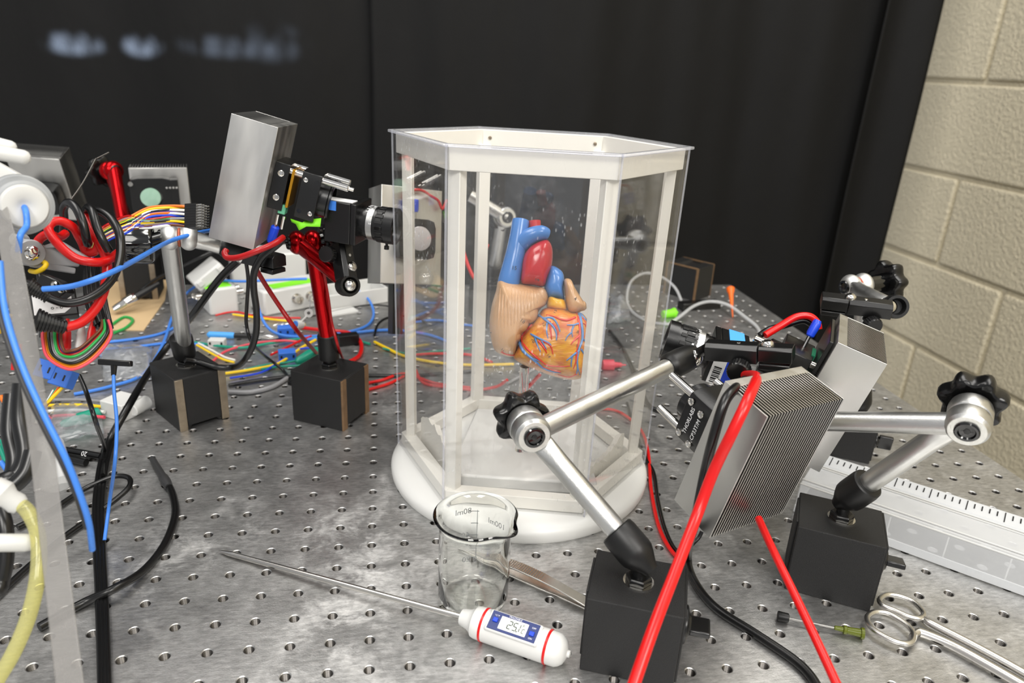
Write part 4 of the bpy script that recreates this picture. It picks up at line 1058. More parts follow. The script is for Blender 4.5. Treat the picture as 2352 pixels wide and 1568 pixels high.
class Inflate:
    """closed outline in photo units inflated to a rounded body, front and back"""
    def __init__(s, poly, ctr, tf, tb, base=0.0, pw=0.62, sub=5):
        s.c = V((ctr[0], ctr[1])); s.tf, s.tb, s.base, s.pw = tf, tb, base, pw
        s.poly = [V((p.x, p.y)) for p in smooth_path([V((a, b, 0)) for a, b in poly], sub, True)]
    def z(s, a, front=True): return s.base + (s.tf if front else -s.tb) * math.sin(a)
    def build(s, name, m, parent, rings=9):
        vs = []; fs = []; n = len(s.poly); mb = MB()
        lev = [(-1, PI / 2 * j / rings) for j in range(rings - 1, 0, -1)] + [(1, PI / 2 * j / rings) for j in range(0, rings)]
        vs.append(hv(s.c.x, s.c.y, s.base - s.tb))
        for sg, a in lev:
            k = math.cos(a) ** s.pw; z = s.z(a, sg > 0)
            for p in s.poly:
                q = s.c + (p - s.c) * k; vs.append(hv(q.x, q.y, z))
        vs.append(hv(s.c.x, s.c.y, s.base + s.tf)); e = len(vs) - 1
        for j in range(len(lev) - 1):
            for i in range(n):
                i2 = (i + 1) % n; fs.append((1 + j * n + i, 1 + j * n + i2, 1 + (j + 1) * n + i2, 1 + (j + 1) * n + i))
        b = 1 + (len(lev) - 1) * n
        for i in range(n):
            i2 = (i + 1) % n; fs.append((0, 1 + i2, 1 + i)); fs.append((e, b + i, b + i2))
        return mb.add(vs, fs).build(name, m, parent, ang=80)
    def at(s, px, py, lift=0.0):
        d = V((px, py)) - s.c; L = d.length
        if L < 1e-6: return hv(px, py, s.base + s.tf + lift)
        ang = math.atan2(d.y, d.x); best = 1e9
        n = len(s.poly); R = L * 1.05
        for i in range(n):
            p, q = s.poly[i] - s.c, s.poly[(i + 1) % n] - s.c
            den = d.x * (q.y - p.y) - d.y * (q.x - p.x)
            if abs(den) < 1e-9: continue
            t = (p.x * (q.y - p.y) - p.y * (q.x - p.x)) / den; u_ = (p.x * d.y - p.y * d.x) / den
            if t > 0 and -1e-6 <= u_ <= 1 + 1e-6: best = min(best, t)
        k = min(1.0, 1.0 / best) if best < 1e8 else 0.99
        a = math.acos(max(0.0, min(1.0, k ** (1 / s.pw))))
        return hv(px, py, s.base + s.tf * math.sin(a) + lift)

def c8(pts): return [(1080 + x / 3.734, 480 + y / 3.734) for x, y in pts]
vent = Inflate(c8([(640, 850), (760, 840), (860, 875), (950, 890), (1010, 970), (1018, 1120), (1005, 1290), (978, 1420), (890, 1462), (740, 1440), (560, 1378), (440, 1325), (372, 1272), (400, 1190), (450, 1080), (530, 980), (590, 900)]), c8([(720, 1160)])[0], 34, 30, 0, .55)
V_ = vent.build('ventricle', 'heart_muscle', HT)
atr = Inflate(c8([(245, 602), (330, 612), (440, 640), (560, 660), (640, 690), (665, 750), (655, 815), (610, 850), (575, 900), (570, 960), (520, 985), (490, 1040), (445, 1090), (412, 1150), (400, 1200), (375, 1262), (300, 1262), (215, 1215), (180, 1120), (163, 980), (185, 820), (220, 700)]), c8([(390, 930)])[0], 27, 26, -3, .6)
AT = atr.build('right_atrium', 'heart_tan', HT)
for (x, y, rx, ry, w) in ((505, 890, 75, 95, 22), (420, 990, 78, 78, 23), (600, 755, 66, 84, 16), (370, 1085, 66, 68, 22), (320, 1175, 66, 66, 18)):
    q = c8([(x, y)])[0]; MB().ell(hv(q[0], q[1], w - 10.5), (rx / 3.734 * HK, ry / 3.734 * HK, 10), (RX, -RD, -RF)).build('auricle_lobe', 'heart_tan', AT, ang=80)
# ribbed auricle fan: slim ridges
random.seed(5)
for k in range(13):
    t = k / 12
    a = c8([(262 + 300 * t, 690 - 20 * math.sin(t * 3) + 10 * t)])[0]; b = c8([(240 + 330 * t, 1040 - 160 * t * t - 60 * t)])[0]
    pts = [atr.at(a[0] + (b[0] - a[0]) * s_, a[1] + (b[1] - a[1]) * s_, .0) for s_ in (0, .25, .5, .75, 1)]
    MB().tube(pts, lambda q: .25 + .5 * math.sin(PI * min(1, max(0, q))), 6, sub=4).build('muscle_ridge', 'heart_tan', AT, ang=80)
# blue vena cava
def taper(pts, radii, m, name, parent=HT, flat=1.0, n=18):
    pp = [hv(*p) for p in pts]; k = len(radii) - 1
    def rr(t):
        x = t * k; i = min(k - 1, int(x)); return radii[i] + (radii[i + 1] - radii[i]) * (x - i)
    return MB().tube(pp, rr, n, flat=flat, sub=6).build(name, m, parent, ang=60)
taper([(1196, 507, 2), (1190, 548, 4), (1182, 592, 5), (1170, 643, 4), (1166, 668, 0)], [7.2, 7.6, 8.4, 9.4, 9.5], 'heart_blue', 'vena_cava')
taper([(1184, 572, 2), (1200, 556, 5), (1222, 543, 8), (1243, 538, 8), (1256, 541, 6)], [8.2, 8.0, 6.9, 6.4, 5.0], 'heart_blue', 'pulmonary_branch')
taper([(1228, 507, 0), (1229, 524, 0), (1232, 545, 0)], [5.2, 5.0, 5.6], 'heart_red', 'aortic_stub')
ao = Inflate(c8([(655, 268), (700, 330), (705, 430), (690, 520), (660, 600), (630, 668), (540, 655), (440, 640), (437, 540), (450, 430), (490, 350), (560, 295)]), c8([(570, 470)])[0], 17, 15, 3, .6)
ao.build('aortic_bulge', 'heart_red', HT)
pt_ = Inflate(c8([(690, 490), (770, 520), (803, 580), (800, 690), (805, 790), (740, 775), (668, 760), (636, 690), (650, 600)]), c8([(725, 640)])[0], 15, 13, 0, .55)
pt_.build('pulmonary_trunk', 'heart_blue', HT)
col_ = Inflate(c8([(672, 755), (740, 768), (805, 785), (825, 870), (760, 880), (680, 860), (655, 830)]), c8([(740, 820)])[0], 21, 12, 0, .5)
col_.build('yellow_collar', 'heart_yellow', HT)
la = Inflate(c8([(800, 615), (850, 612), (885, 680), (935, 760), (985, 840), (975, 870), (945, 880), (900, 895), (840, 885), (815, 820), (805, 720)]), c8([(875, 800)])[0], 15, 14, 10, .6)
LA = la.build('left_auricle', 'heart_tan', HT)
q = c8([(950, 835)])[0]; MB().ell(hv(q[0], q[1], 14), (32 / 3.734 * HK, 42 / 3.734 * HK, 8), (RX, -RD, -RF)).build('auricle_lobe', 'heart_tan', LA, ang=80)
# coronary vessels lying on the muscle
def vessel(pts, r, m, r1=None, lift=.35):
    pp = [vent.at(*p, lift) for p in c8(pts)]; r1 = r * .35 if r1 is None else r1
    MB().tube(pp, lambda t: r + (r1 - r) * t, 7, sub=5).build('coronary_vein' if m == 'heart_vein' else 'coronary_artery', m, V_, ang=80)
B_V, R_A = 'heart_vein', 'heart_artery'
for pts, r in (([(920, 905), (925, 980), (935, 1060), (930, 1130), (905, 1200), (890, 1280), (895, 1350), (890, 1400)], 1.5),
               ([(930, 905), (970, 950), (1005, 985)], 1.2), ([(915, 985), (860, 1000), (805, 1000)], 1.1), ([(935, 1110), (970, 1140), (1000, 1160)], 1.0),
               ([(905, 1210), (850, 1250), (800, 1290)], 1.2), ([(925, 1200), (960, 1250), (985, 1265)], 1.0), ([(860, 1010), (845, 1050), (850, 1100)], .8), ([(850, 1250), (840, 1310), (842, 1345)], .8),
               ([(845, 1060), (810, 1090), (790, 1130)], .8), ([(585, 915), (635, 960), (690, 1010), (718, 1070), (718, 1125)], 1.3), ([(625, 945), (690, 945), (730, 1000), (748, 1055)], 1.2),
               ([(645, 985), (640, 1050), (650, 1110)], .9), ([(475, 1045), (530, 1085), (600, 1120), (660, 1150), (675, 1170)], 1.2), ([(545, 1095), (560, 1150), (590, 1220)], 1.0), ([(600, 1130), (640, 1200)], .8),
               ([(425, 1150), (450, 1210), (505, 1260), (560, 1305), (620, 1355), (700, 1385), (760, 1390)], 1.6), ([(530, 1275), (600, 1300)], .9), ([(895, 1350), (920, 1410)], .8)):
    vessel(pts, r, B_V)
for pts, r in (([(890, 885), (905, 960), (912, 1060), (900, 1140), (885, 1215)], 1.3), ([(880, 935), (820, 960), (760, 955), (700, 930), (640, 915)], 1.2), ([(905, 1090), (860, 1130), (835, 1160)], 1.0),
               ([(885, 1215), (880, 1290), (860, 1360)], 1.1), ([(940, 940), (985, 1020), (1000, 1090)], 1.0), ([(665, 970), (672, 1050), (680, 1120)], 1.1), ([(690, 985), (730, 1050), (725, 1110)], .9),
               ([(530, 990), (470, 1060), (440, 1110), (470, 1180), (530, 1240), (590, 1290), (650, 1330), (760, 1340), (830, 1335)], 1.2), ([(575, 1130), (620, 1190), (640, 1230)], 1.1), ([(610, 1130), (670, 1170), (690, 1240)], 1.0),
               ([(880, 1000), (930, 985), (965, 1000), (980, 1060)], .8), ([(890, 1400), (830, 1430), (740, 1410)], .9), ([(960, 1300), (930, 1390)], .9), ([(760, 1385), (690, 1370), (600, 1340)], .8)):
    vessel(pts, r, R_A, lift=.2)
MB().tube([atr.at(*p, .2) for p in c8([(375, 1250), (320, 1245), (265, 1222)])], .7, 6).build('small_vessel', 'heart_artery', AT)
MB().tube([atr.at(*p, .2) for p in c8([(290, 1240), (280, 1210)])], .5, 6).build('small_vessel', 'heart_artery', AT)
def num(s, x, y, body, size=4.0, rot=0.0, lift=.9, parent=HT):
    q = c8([(x, y)])[0]; o = body.at(q[0], q[1], lift) if body else hv(q[0], q[1], lift)
    u = RX * math.cos(rot) + RD * math.sin(rot); v = RX * math.sin(rot) - RD * math.cos(rot)
    text('printed_number', s, size, o, u, v, 'ink', parent)
num('15', 378, 520, None, 4.4, .1, 14.5); num('16', 568, 618, ao, 4.2, .1, .8); num('4', 880, 785, la, 4.0, .25); num('19', 716, 890, vent, 3.6, -1.0, 1.6); num('18', 445, 968, atr, 4.2, .55, 3.0)
num('12', 617, 995, vent, 3.4, .9, 1.2); num('20', 532, 1128, vent, 3.6, 1.3, 1.2); num('8', 893, 1058, vent, 3.6, .3, 1.4); num('5', 885, 1170, vent, 3.4, .3, 1.4); num('14', 655, 1250, vent, 3.4, 1.0, 1.2); num('2', 185, 1055, atr, 3.6, .6); num('11', 282, 1205, atr, 3.2, .7, 1.2)
# clear stand rod
MB().cyl(hv(1206, 842, -6), V((hv(1206, 842, -6).x, hv(1206, 842, -6).y, 30)), 4.2, n=20).build('stand_rod', 'rod_glass', HT)
# ================================================================ things lying on the bench
# --- glass beaker
BC = V((121, 57, 0)); BR, BH, BW = 24.6, 70.0, 1.3
BK = thing('beaker', 'small glass beaker with mirrored volume marks beside the round base', 'beaker', BC)
sp = PZ(1192, 1232, 70) - BC; th_s = math.atan2(sp.y, sp.x)
def bk_r(a, z, r):
    d = (a - th_s + PI) % (2 * PI) - PI
    k = math.exp(-(d / .26) ** 2) * max(0, (z - 55) / 15) ** 2
    kk = -math.exp(-((abs(d) - .5) / .22) ** 2) * max(0, (z - 58) / 12) ** 2
    return r + 6.0 * k + 1.2 * kk
prof = [(1.2, 0.3), (1.2, 12), (1.2, BR - 5), (2.6, BR - 2.6), (5, BR - BW), (30, BR - BW), (58, BR - BW), (66, BR - BW + .5), (68.6, BR + 1.2), (69.8, BR + 2.6), (70.2, BR + 3.6), (69.4, BR + 4.2), (68.2, BR + 3.6), (66.4, BR + 1.8), (63, BR + .3), (58, BR), (30, BR), (6, BR), (2, BR - 1.2), (.4, BR - 4), (0.2, 12), (0.2, .3)]
vs = []; fs = []; N = 96
for z, r in prof:
    for i in range(N):
        a = 2 * PI * i / N; rr = bk_r(a, z, r) if r > 20 else r
        vs.append(BC + V((rr * math.cos(a), rr * math.sin(a), z)))
m_ = len(prof)
for j in range(m_ - 1):
    for i in range(N):
        i2 = (i + 1) % N; fs.append((j * N + i, j * N + i2, (j + 1) * N + i2, (j + 1) * N + i))
fs.append(tuple(range(N))); fs.append(tuple((m_ - 1) * N + i for i in range(N - 1, -1, -1)))
MB().add(vs, fs).build('glass', 'beaker_glass', BK, ang=60)
far = V((RF.x, RF.y, 0)).normalized(); sidev = V((-far.y, far.x, 0))
def bk_dir(a): return (far * math.cos(a) + sidev * math.sin(a))
mat('print_grey', (0.62, 0.63, 0.64), 0.6)
mk = MB()
for z, w in ((56, 8), (46, 5), (36, 8), (26, 5), (17, 8)):
    for s in range(4):
        d = bk_dir(.0 + s * w * .01); mk.box(BC + d * (BR + .15) + V((0, 0, z)), (.2, w / 4 + .3, .5), (d, V((-d.y, d.x, 0)), V((0, 0, 1))))
d = bk_dir(0); mk.box(BC + d * (BR + .15) + V((0, 0, 36)), (.2, .5, 42), (d, V((-d.y, d.x, 0)), V((0, 0, 1))))
mk.build('graduation_lines', 'print_grey', BK)
for s_, a_, z_ in (('80ml', .42, 56), ('60', .34, 36), ('20', .30, 15), ('100ml', -.62, 49)):
    d = bk_dir(a_); text('volume_mark', s_, 6.4, BC + d * (BR + .2) + V((0, 0, z_)), V((-d.y, d.x, 0)), V((0, 0, 1)), 'print_grey', BK)

# --- pocket thermometer
T0 = V((109.8, 27.9, 10.5)); T1 = V((173, -11.8, 10.5)); TA = (T1 - T0).normalized(); TTip = V((-62.6, 126.2, 2.2))
TH = thing('digital_thermometer', 'white pocket thermometer with two red rings reading 25.1 and long steel probe', 'thermometer', (T0.x, T0.y, 0))
pa = (T0 - TTip).normalized()
MB().lathe(TTip, pa, [(0, .25), (2, .8), (9, 2.0), (14, 2.1), ((T0 - TTip).length + 3, 2.1)], 16).build('probe', 'steel_tool', TH)
body = [(0, 5), (1, 5.4), (6, 6.6), (9, 8.4), (10, 9.8), (12, 10.4), (16, 10.6), (60, 10.6), (68, 10.3), (70, 9.4), (72.5, 7.4), (74, 4.4), (74.4, 2.4), (76, 2.2), (76.4, .8)]
Lb = (T1 - T0).length
body = [(h * Lb / 75, r) for h, r in body]
MB().lathe(T0, TA, body, 40).build('housing', 'white_plastic', TH, ang=30)
for h in (17.0, 61.5): MB().lathe(T0, TA, [(h * Lb / 75 - .9, 10.55), (h * Lb / 75 - .6, 10.95), (h * Lb / 75 + .6, 10.95), (h * Lb / 75 + .9, 10.55)], 40).build('red_ring', 'red_cable', TH)
tc_ = T0 + TA * (38.5 * Lb / 75); nn = (V((0, 0, 1)) * .9 + toward_cam(tc_) * .75); nn = (nn - TA * nn.dot(TA)).normalized(); tb = nn.cross(TA).normalized()
if tb.dot(V((0, 1, 0))) < 0: pass
def tp(a, b, h): return tc_ + TA * a + tb * b + nn * h
MB().box(tp(0, 0, 8.9), (36, 14.6, 3.6), (TA, tb, nn)).build('window_frame', 'white_plastic', TH, bevel=1.2)
pn = MB().box(tp(0, 0, 10.8), (32.5, 12.6, .5), (TA, tb, nn)).build('face_panel', 'panel_navy', TH, bevel=.2)
fr_ = MB()
for a, b, sx_, sy_ in ((0, 4.05, 18.4, .7), (0, -4.05, 18.4, .7), (-8.9, 0, .7, 8.6), (8.9, 0, .7, 8.6)): fr_.box(tp(a, b - .3, 11.15), (sx_, sy_, .5), (TA, tb, nn))
fr_.build('display_frame', 'label_white', pn)
lc = MB().box(tp(0, -.3, 11.08), (17.4, 7.6, .2), (TA, tb, nn)).build('display', 'lcd_grey', pn)
SEG = {'2': 'abged', '5': 'afgcd', '1': 'bc', 'C': 'afed', 'o': 'abfg'}
def seg7(ch, a0, b0, w, h, mbx):
    t = w * .2
    pos = {'a': (0, h / 2, w, t), 'g': (0, 0, w, t), 'd': (0, -h / 2, w, t), 'f': (-w / 2, h / 4, t, h / 2), 'b': (w / 2, h / 4, t, h / 2), 'e': (-w / 2, -h / 4, t, h / 2), 'c': (w / 2, -h / 4, t, h / 2)}
    for s in SEG[ch]:
        a, b, sx_, sy_ = pos[s]; sl = b * .12
        mbx.box(tp(a0 + a + sl, b0 + b, 11.22), (sx_ * (.86 if sx_ > sy_ else 1), sy_ * (.86 if sy_ > sx_ else 1), .12), (TA, tb, nn))
dg = MB(); seg7('2', -2.4, -.2, 2.4, 5.2, dg); seg7('5', 1.2, -.2, 2.4, 5.2, dg); seg7('1', 3.4, -.2, 2.0, 5.2, dg); seg7('C', 7.0, -1.4, 1.5, 2.8, dg); seg7('o', 6.2, 1.9, .9, 1.6, dg)
dg.box(tp(2.95, -2.9, 11.22), (.7, .7, .12), (TA, tb, nn)); dg.build('digits', 'ink', lc)
for a, b in ((-12.6, .2), (12.8, -1.0)): MB().box(tp(a, b, 11.3), (3.4, 3.0, 1.6), (TA, tb, nn)).build('button', 'blue_deep', pn, bevel=.4)
text('lettering', 'TRACEABLE', 1.7, tp(-.5, 5.2, 11.1), TA, tb, 'ink_white', pn)
text('lettering', 'OFF', 1.6, tp(13, 3.0, 11.1), TA, tb, 'ink_white', pn); text('lettering', 'ON', 1.6, tp(12.8, -4.2, 11.1), TA, tb, 'ink_white', pn); text('lettering', '\u00b0C/\u00b0F', 1.5, tp(-12.6, 3.4, 11.1), TA, tb, 'ink_white', pn)

# --- tweezers
TW = thing('tweezers', 'steel tweezers with ribbed grips lying behind the beaker', 'tweezers', PZ(1340, 1398, 0))
t0 = PZ(1048, 1263, 0); t1 = PZ(1352, 1402, 0); ta = (t1 - t0).normalized(); tn = V((-ta.y, ta.x, 0)); tL = (t1 - t0).length
def blade(z0, z1, zt, name):
    st = [(0, .5), (.10, 1.2), (.22, 2.4), (.36, 4.2), (.5, 4.6), (.68, 4.4), (.8, 4.0), (1.0, 4.2)]
    vs = []; fs = []
    for t, w in st:
        z = z0 + (z1 - z0) * math.sin(PI * min(1, t * .95)) * .9 + zt * t
        c = t0 + ta * (tL * t)
        for dz in (0, 1.1):
            for s in (-1, 1): vs.append(V((c.x, c.y, z + dz)) + tn * (w * s))
    for i in range(len(st) - 1):
        b = i * 4; fs += [(b, b + 4, b + 5, b + 1), (b + 2, b + 3, b + 7, b + 6), (b, b + 2, b + 6, b + 4), (b + 1, b + 5, b + 7, b + 3)]
    fs += [(0, 1, 3, 2), tuple(len(st) * 4 - 4 + k for k in (0, 2, 3, 1))]
    return MB().add(vs, fs).build(name, 'steel_tool', TW, bevel=.2)
blade(1.0, 1.2, 2.2, 'lower_blade'); ub = blade(1.6, 9.5, 2.6, 'upper_blade')
for k in range(22):
    t = .34 + k * .0155; z = 1.6 + 7.9 * math.sin(PI * t * .95) * .9 + 2.6 * t + 1.1; c = t0 + ta * (tL * t)
    MB().box((c.x, c.y, z + .1), (.8, 8.0, .7), (ta, tn, V((0, 0, 1)))).build('grip_rib', 'steel_tool', ub)

# --- dispensing needle
ND = thing('dispensing_needle', 'thin steel needle with olive hub and black cap on the bench', 'needle', PZ(1860, 1430, 0))
n0 = PZ(1786, 1414, 4); n1 = PZ(1984, 1455, 4.4); na = (n1 - n0).normalized(); nL = (n1 - n0).length
MB().lathe(n0, na, [(0, 3.3), (.5, 3.6), (7, 3.2), (7.4, 2.6)], 18).build('cap', 'black_rubber', ND)
MB().cyl(n0 + na * 6, n0 + na * (nL * .72), .75, n=10).build('shaft', 'steel_tool', ND)
MB().lathe(n0, na, [(nL * .66, .9), (nL * .67, 1.5), (nL * .76, 1.9), (nL * .77, 3.0), (nL * .80, 3.0), (nL * .81, 2.4), (nL * .96, 2.9), (nL * .965, 3.9), (nL, 3.9)], 18).build('hub', 'olive_plastic', ND)

# --- scissors
SCI = thing('scissors', 'steel surgical scissors with oval finger rings at the lower right', 'scissors', PZ(2100, 1440, 0))
def c6(pts): return [(1950 + x / 5.445, 1280 + y / 5.445) for x, y in pts]
for i, ring in enumerate(([(385, 530), (470, 465), (620, 480), (790, 545), (900, 640), (940, 715), (880, 762), (740, 735), (560, 655), (430, 600)], [(235, 735), (330, 680), (480, 695), (640, 780), (760, 875), (812, 965), (785, 1055), (680, 1075), (520, 1025), (340, 925), (245, 825)])):
    MB().tube([PZ(x, y, 5.5) for x, y in c6(ring)], 2.1, 10, closed=True, sub=5, flat=.85).build('finger_ring', 'steel_tool', SCI, ang=80)
def shank(pts, w, name):
    pp = [PZ(x, y, 4.5) for x, y in c6(pts)]
    MB().tube(pp, lambda t: 2.3 + (w - 2.3) * min(1, t * 3), 10, sub=5, flat=.95).build(name, 'steel_tool', SCI, ang=60)
shank([(905, 735), (960, 790), (1080, 860), (1500, 1075), (2000, 1345), (2600, 1690)], 3.4, 'shank')
shank([(790, 1000), (840, 945), (920, 945), (1300, 1105), (1800, 1380), (2500, 1790)], 3.4, 'shank')
q = PZ(*c6([(2560, 1735)])[0], 5); MB().lathe(q, (0, 0, 1), [(0, 3.4), (2.6, 3.4), (3, 2.8)], 20).build('pivot_screw', 'steel_tool', SCI)

# --- long translucent plastic box with a scale printed along its lid
bd = V((.702, -.712, 0)); bn = V((.712, .702, 0)); zz = V((0, 0, 1))
BX = thing('plastic_storage_box', 'long translucent plastic box with printed ruler edge at the right', 'box', PZ(2200, 1290, 0))
s0 = (PZ(1852, 1100, 20)).dot(bd); s1 = s0 + 420
fo = PZ(2352, 1190, 34).dot(bn); no = PZ(2352, 1366, 0).dot(bn)
def bp_(n_, z): return V((0, 0, 0)) + bn * n_ + zz * z
sec = [(no, 0), (no - 2.5, 2.2), (no - 1.0, 8), (no + 1.5, 24), (no + 3, 27), (fo - 16, 30), (fo - 14, 31.5), (fo, 34), (fo + 1.5, 33), (fo + 1, 0)]
def prism_s(poly, a, b, name, m, bev=.6, parent=BX):
    return MB().prism([(p[0], p[1]) for p in poly], bd * a, bn, zz, bd, b - a).build(name, m, parent, bevel=bev)
mbx = MB(); vs = []; 
for s in (s0, s1):
    for n_, z in sec: vs.append(bd * s + bn * n_ + zz * z)
k = len(sec); mbx.add(vs, [tuple(range(k - 1, -1, -1)), tuple(range(k, 2 * k))] + [(i, (i + 1) % k, k + (i + 1) % k, k + i) for i in range(k)])
mbx.build('body', 'pp_clear', BX, bevel=1.6, seg=3)
prism_s([(no - 3.2, 1.0), (no - 1.8, 1.0), (no - .6, 7.5), (no - 2.0, 7.5)], s0, s1, 'bottom_lip', 'pp_clear', .3)
prism_s([(fo - 16.5, 30.2), (fo - 15, 31.8), (fo + .5, 34.6), (fo + 1.0, 33.6)], s0 - .5, s1, 'ruler_strip', 'pp_clear', .3)
for n_, z in ((fo - 17.5, 30.6), (fo - 20, 30.2), (no + 2.6, 26.2), (no + 8, 28.2)): prism_s([(n_ - .5, z - .5), (n_ + .5, z - .5), (n_ + .5, z + .7), (n_ - .5, z + .7)], s0, s1, 'lid_ridge', 'white_soft', .2)
for i in range(9):
    s = s0 + 30 + 42 * i
    prism_s([(no + 1.2, 3), (no + 2.2, 3), (no + 3.4, 24), (no + 2.4, 24)], s, s + 1.2, 'divider', 'white_soft', .2)
up_s = (bn * 15.5 + zz * 2.8).normalized(); nr = up_s.cross(bd).normalized()
if nr.z < 0: nr = -nr
for i in range(56):
    s = s0 + 8 + i * 5.35; big = i % 5 == 1; ln = 12.5 if big else 6.0
    c = bd * s + bn * (fo - 1.4) + zz * 34.55 - up_s * (ln / 2 + (0 if big else 1.6)) + nr * .12
    MB().box(c, (.75 if big else .9, ln, .16), (bd, up_s, nr)).build('scale_tick', 'ink', BX)

# --- cables on the right
cable('power_cable', [(1712, 862, -520), (1737, 866, -470), (1722, 908, -428), (1686, 985, -421), (1640, 1080, -430), (1600, 1185, -430), (1548, 1320, -408), (1498, 1450, -388), (1446, 1600, -372)], 3.4, 'red_cable', 'thick red cable crossing in front of the nearest heat sink', n=14)
cable('power_cable', [(1712, 872, -500), (1690, 890, -446), (1664, 924, -432), (1640, 1000, -434), (1620, 1080, -446), (1598, 1190, -456), (1580, 1270, 14), (1590, 1325, 4), (1640, 1392, 3.2), (1735, 1455, 3.2), (1820, 1512, 3.2), (1862, 1552, 3.2), (1890, 1600, 3.2)], 3.1, 'black_cable', 'thick black cable running beside the red one onto the bench', n=14)
cable('power_cable', [(1742, 1190, -478), (1775, 1262, -455), (1830, 1375, -425), (1880, 1480, -400), (1935, 1600, -378)], 2.5, 'red_cable', 'straight red cable below the nearest heat sink', n=12)
cable('power_cable', [(1368, 938, 2), (1420, 945, 2), (1470, 985, 2), (1489, 1040, 2), (1495, 1120, 2), (1512, 1205, 2), (1540, 1262, 2), (1575, 1295, 2)], 1.7, 'red_cable', 'thin red lead curving round the right of the round base')
cable('power_cable', [(1440, 925, 2), (1478, 1040, 2), (1502, 1085, 2), (1512, 1150, 2), (1530, 1220, 2), (1560, 1268, 2), (1600, 1240, 8), (1612, 1220, 14)], 1.6, 'black_cable', 'thin black lead curving round the right of the round base')
cable('power_cable', [(1757, 770, -585), (1790, 750, -588), (1828, 728, -590), (1858, 726, -590), (1876, 740, -590), (1880, 756, -590)], 2.9, 'red_cable', 'short arched red cable above the right clamp', n=14)
cable('power_cable', [(1745, 770, -588), (1768, 756, -590), (1800, 748, -594), (1845, 736, -594), (1872, 752, -594)], 2.6, 'black_cable', 'short arched black cable above the right clamp', n=12)
cable('clear_tubing', [(1535, 745, 3), (1560, 728, 8), (1595, 702, 16), (1632, 692, 20), (1672, 700, 18), (1712, 728, 10), (1740, 752, 4), (1742, 772, 3), (1710, 787, 3), (1640, 795, 3), (1545, 790, 3)], 2.4, 'tube_clear', 'clear plastic tubing looped on the bench at the far right', 'tubing', n=10)
cable('clear_tubing', [(1565, 690, 3), (1550, 660, 20), (1520, 636, 30), (1482, 627, 34), (1450, 646, 28), (1440, 685, 14), (1452, 715, 5), (1490, 738, 3), (1540, 745, 3)], 2.2, 'tube_clear', 'clear plastic tubing loop seen through the right pane', 'tubing', n=10)
tag(MB().lathe(PZ(1522, 722, 5), PZ(1565, 716, 7) - PZ(1522, 722, 5), [(0, 5), (1, 6), (17, 6.5), (19, 8), (21, 8), (22, 3), (26, 2)], 12).build('hose_fitting', 'neon_tape', None, org=PZ(1522, 722, 0)), 'lime green plastic fitting on the bench by the far tubing', 'fitting')
tag(MB().lathe(PZ(1683, 728, 1), PZ(1678, 664, 36) - PZ(1683, 728, 1), [(0, .8), (10, 1.2), (22, 2.4), (40, 4.0), (45, 6), (50, 6.4), (52, 4)], 12).build('pipette_tip', 'orange_plastic', None, org=PZ(1683, 728, 0)), 'orange pipette tip near the far table corner', 'pipette tip')
mb = MB(); p0 = PZ(1384, 838, 5); p1 = PZ(1436, 838, 5); mb.lathe(p0, p1 - p0, [(0, 6), (2, 7), (14, 7), (15, 4), (24, 3), (25, 1.2), (30, 1)], 14)
tag(mb.build('banana_plug', 'pink_cable', None, org=p0), 'red banana plug lying behind the clear case', 'plug')
# film bag on the bench behind the case
def film(name, quad, hs, label, nx=9, ny=9, m='bag_film', amp=5):
    pts = [P(q) for q in quad]; vs = []; fs = []; random.seed(len(name) + int(quad[0][0]))
    for j in range(ny + 1):
        for i in range(nx + 1):
            u = i / nx; v = j / ny
            p = (pts[0] * (1 - u) + pts[1] * u) * (1 - v) + (pts[3] * (1 - u) + pts[2] * u) * v
            vs.append(V((p.x, p.y, p.z + hs * math.sin(PI * u) * math.sin(PI * v) + random.random() * amp)))
    for j in range(ny):
        for i in range(nx): b = j * (nx + 1) + i; fs.append((b, b + 1, b + nx + 2, b + nx + 1))
    o = MB().add(vs, fs).build(name, m, None, org=pts[0], ang=80); sd = o.modifiers.new('film', 'SOLIDIFY'); sd.thickness = .0002
    return tag(o, label, 'bag')
film('film_bag', [(1395, 745, 1), (1450, 740, 1), (1440, 690, 8), (1400, 690, 8)], 22, 'crumpled clear film bag behind the right pane')
# ================================================================ boxes and papers at the back
def wbox(A, B, h, d):
    """two pixels of the front bottom edge on the bench, height, depth -> origin and axes"""
    a = PZ(A[0], A[1], 0); b = PZ(B[0], B[1], 0); u = (b - a); L = u.length; u.normalize(); v = V((-u.y, u.x, 0))
    return a, u, v, L
def open_box(mb, a, u, v, L, h, d, z0=0.0, t=2.2):
    z = V((0, 0, 1)); o = a + z * z0
    mb.box(o + u * (L / 2) + v * (d / 2) + z * (t / 2), (L, d, t), (u, v, z))
    for s in (0, 1):
        mb.box(o + u * (L / 2) + v * (t / 2 + s * (d - t)) + z * (h / 2), (L, t, h), (u, v, z)); mb.box(o + u * (t / 2 + s * (L - t)) + v * (d / 2) + z * (h / 2), (t, d, h), (u, v, z))
def bnc(p, axis, parent, r=5.0):
    MB().lathe(p, axis, [(0, r * 1.25), (2, r * 1.25), (2, r * .9), (6, r * .9), (6.5, r), (12, r), (12, r * .7), (8, r * .5)], 16).build('coaxial_socket', 'chrome', parent)
a, u, v, L = wbox((609, 727), (752, 700), 0, 0)
E1 = thing('electronics_box', 'white box with two coaxial sockets and lime tape, behind the red stand', 'box', a)
MB().box(a + u * (L / 2) + v * 26 + V((0, 0, 18)), (L, 52, 36), (u, v, V((0, 0, 1)))).build('case', 'white_plastic', E1, bevel=3)
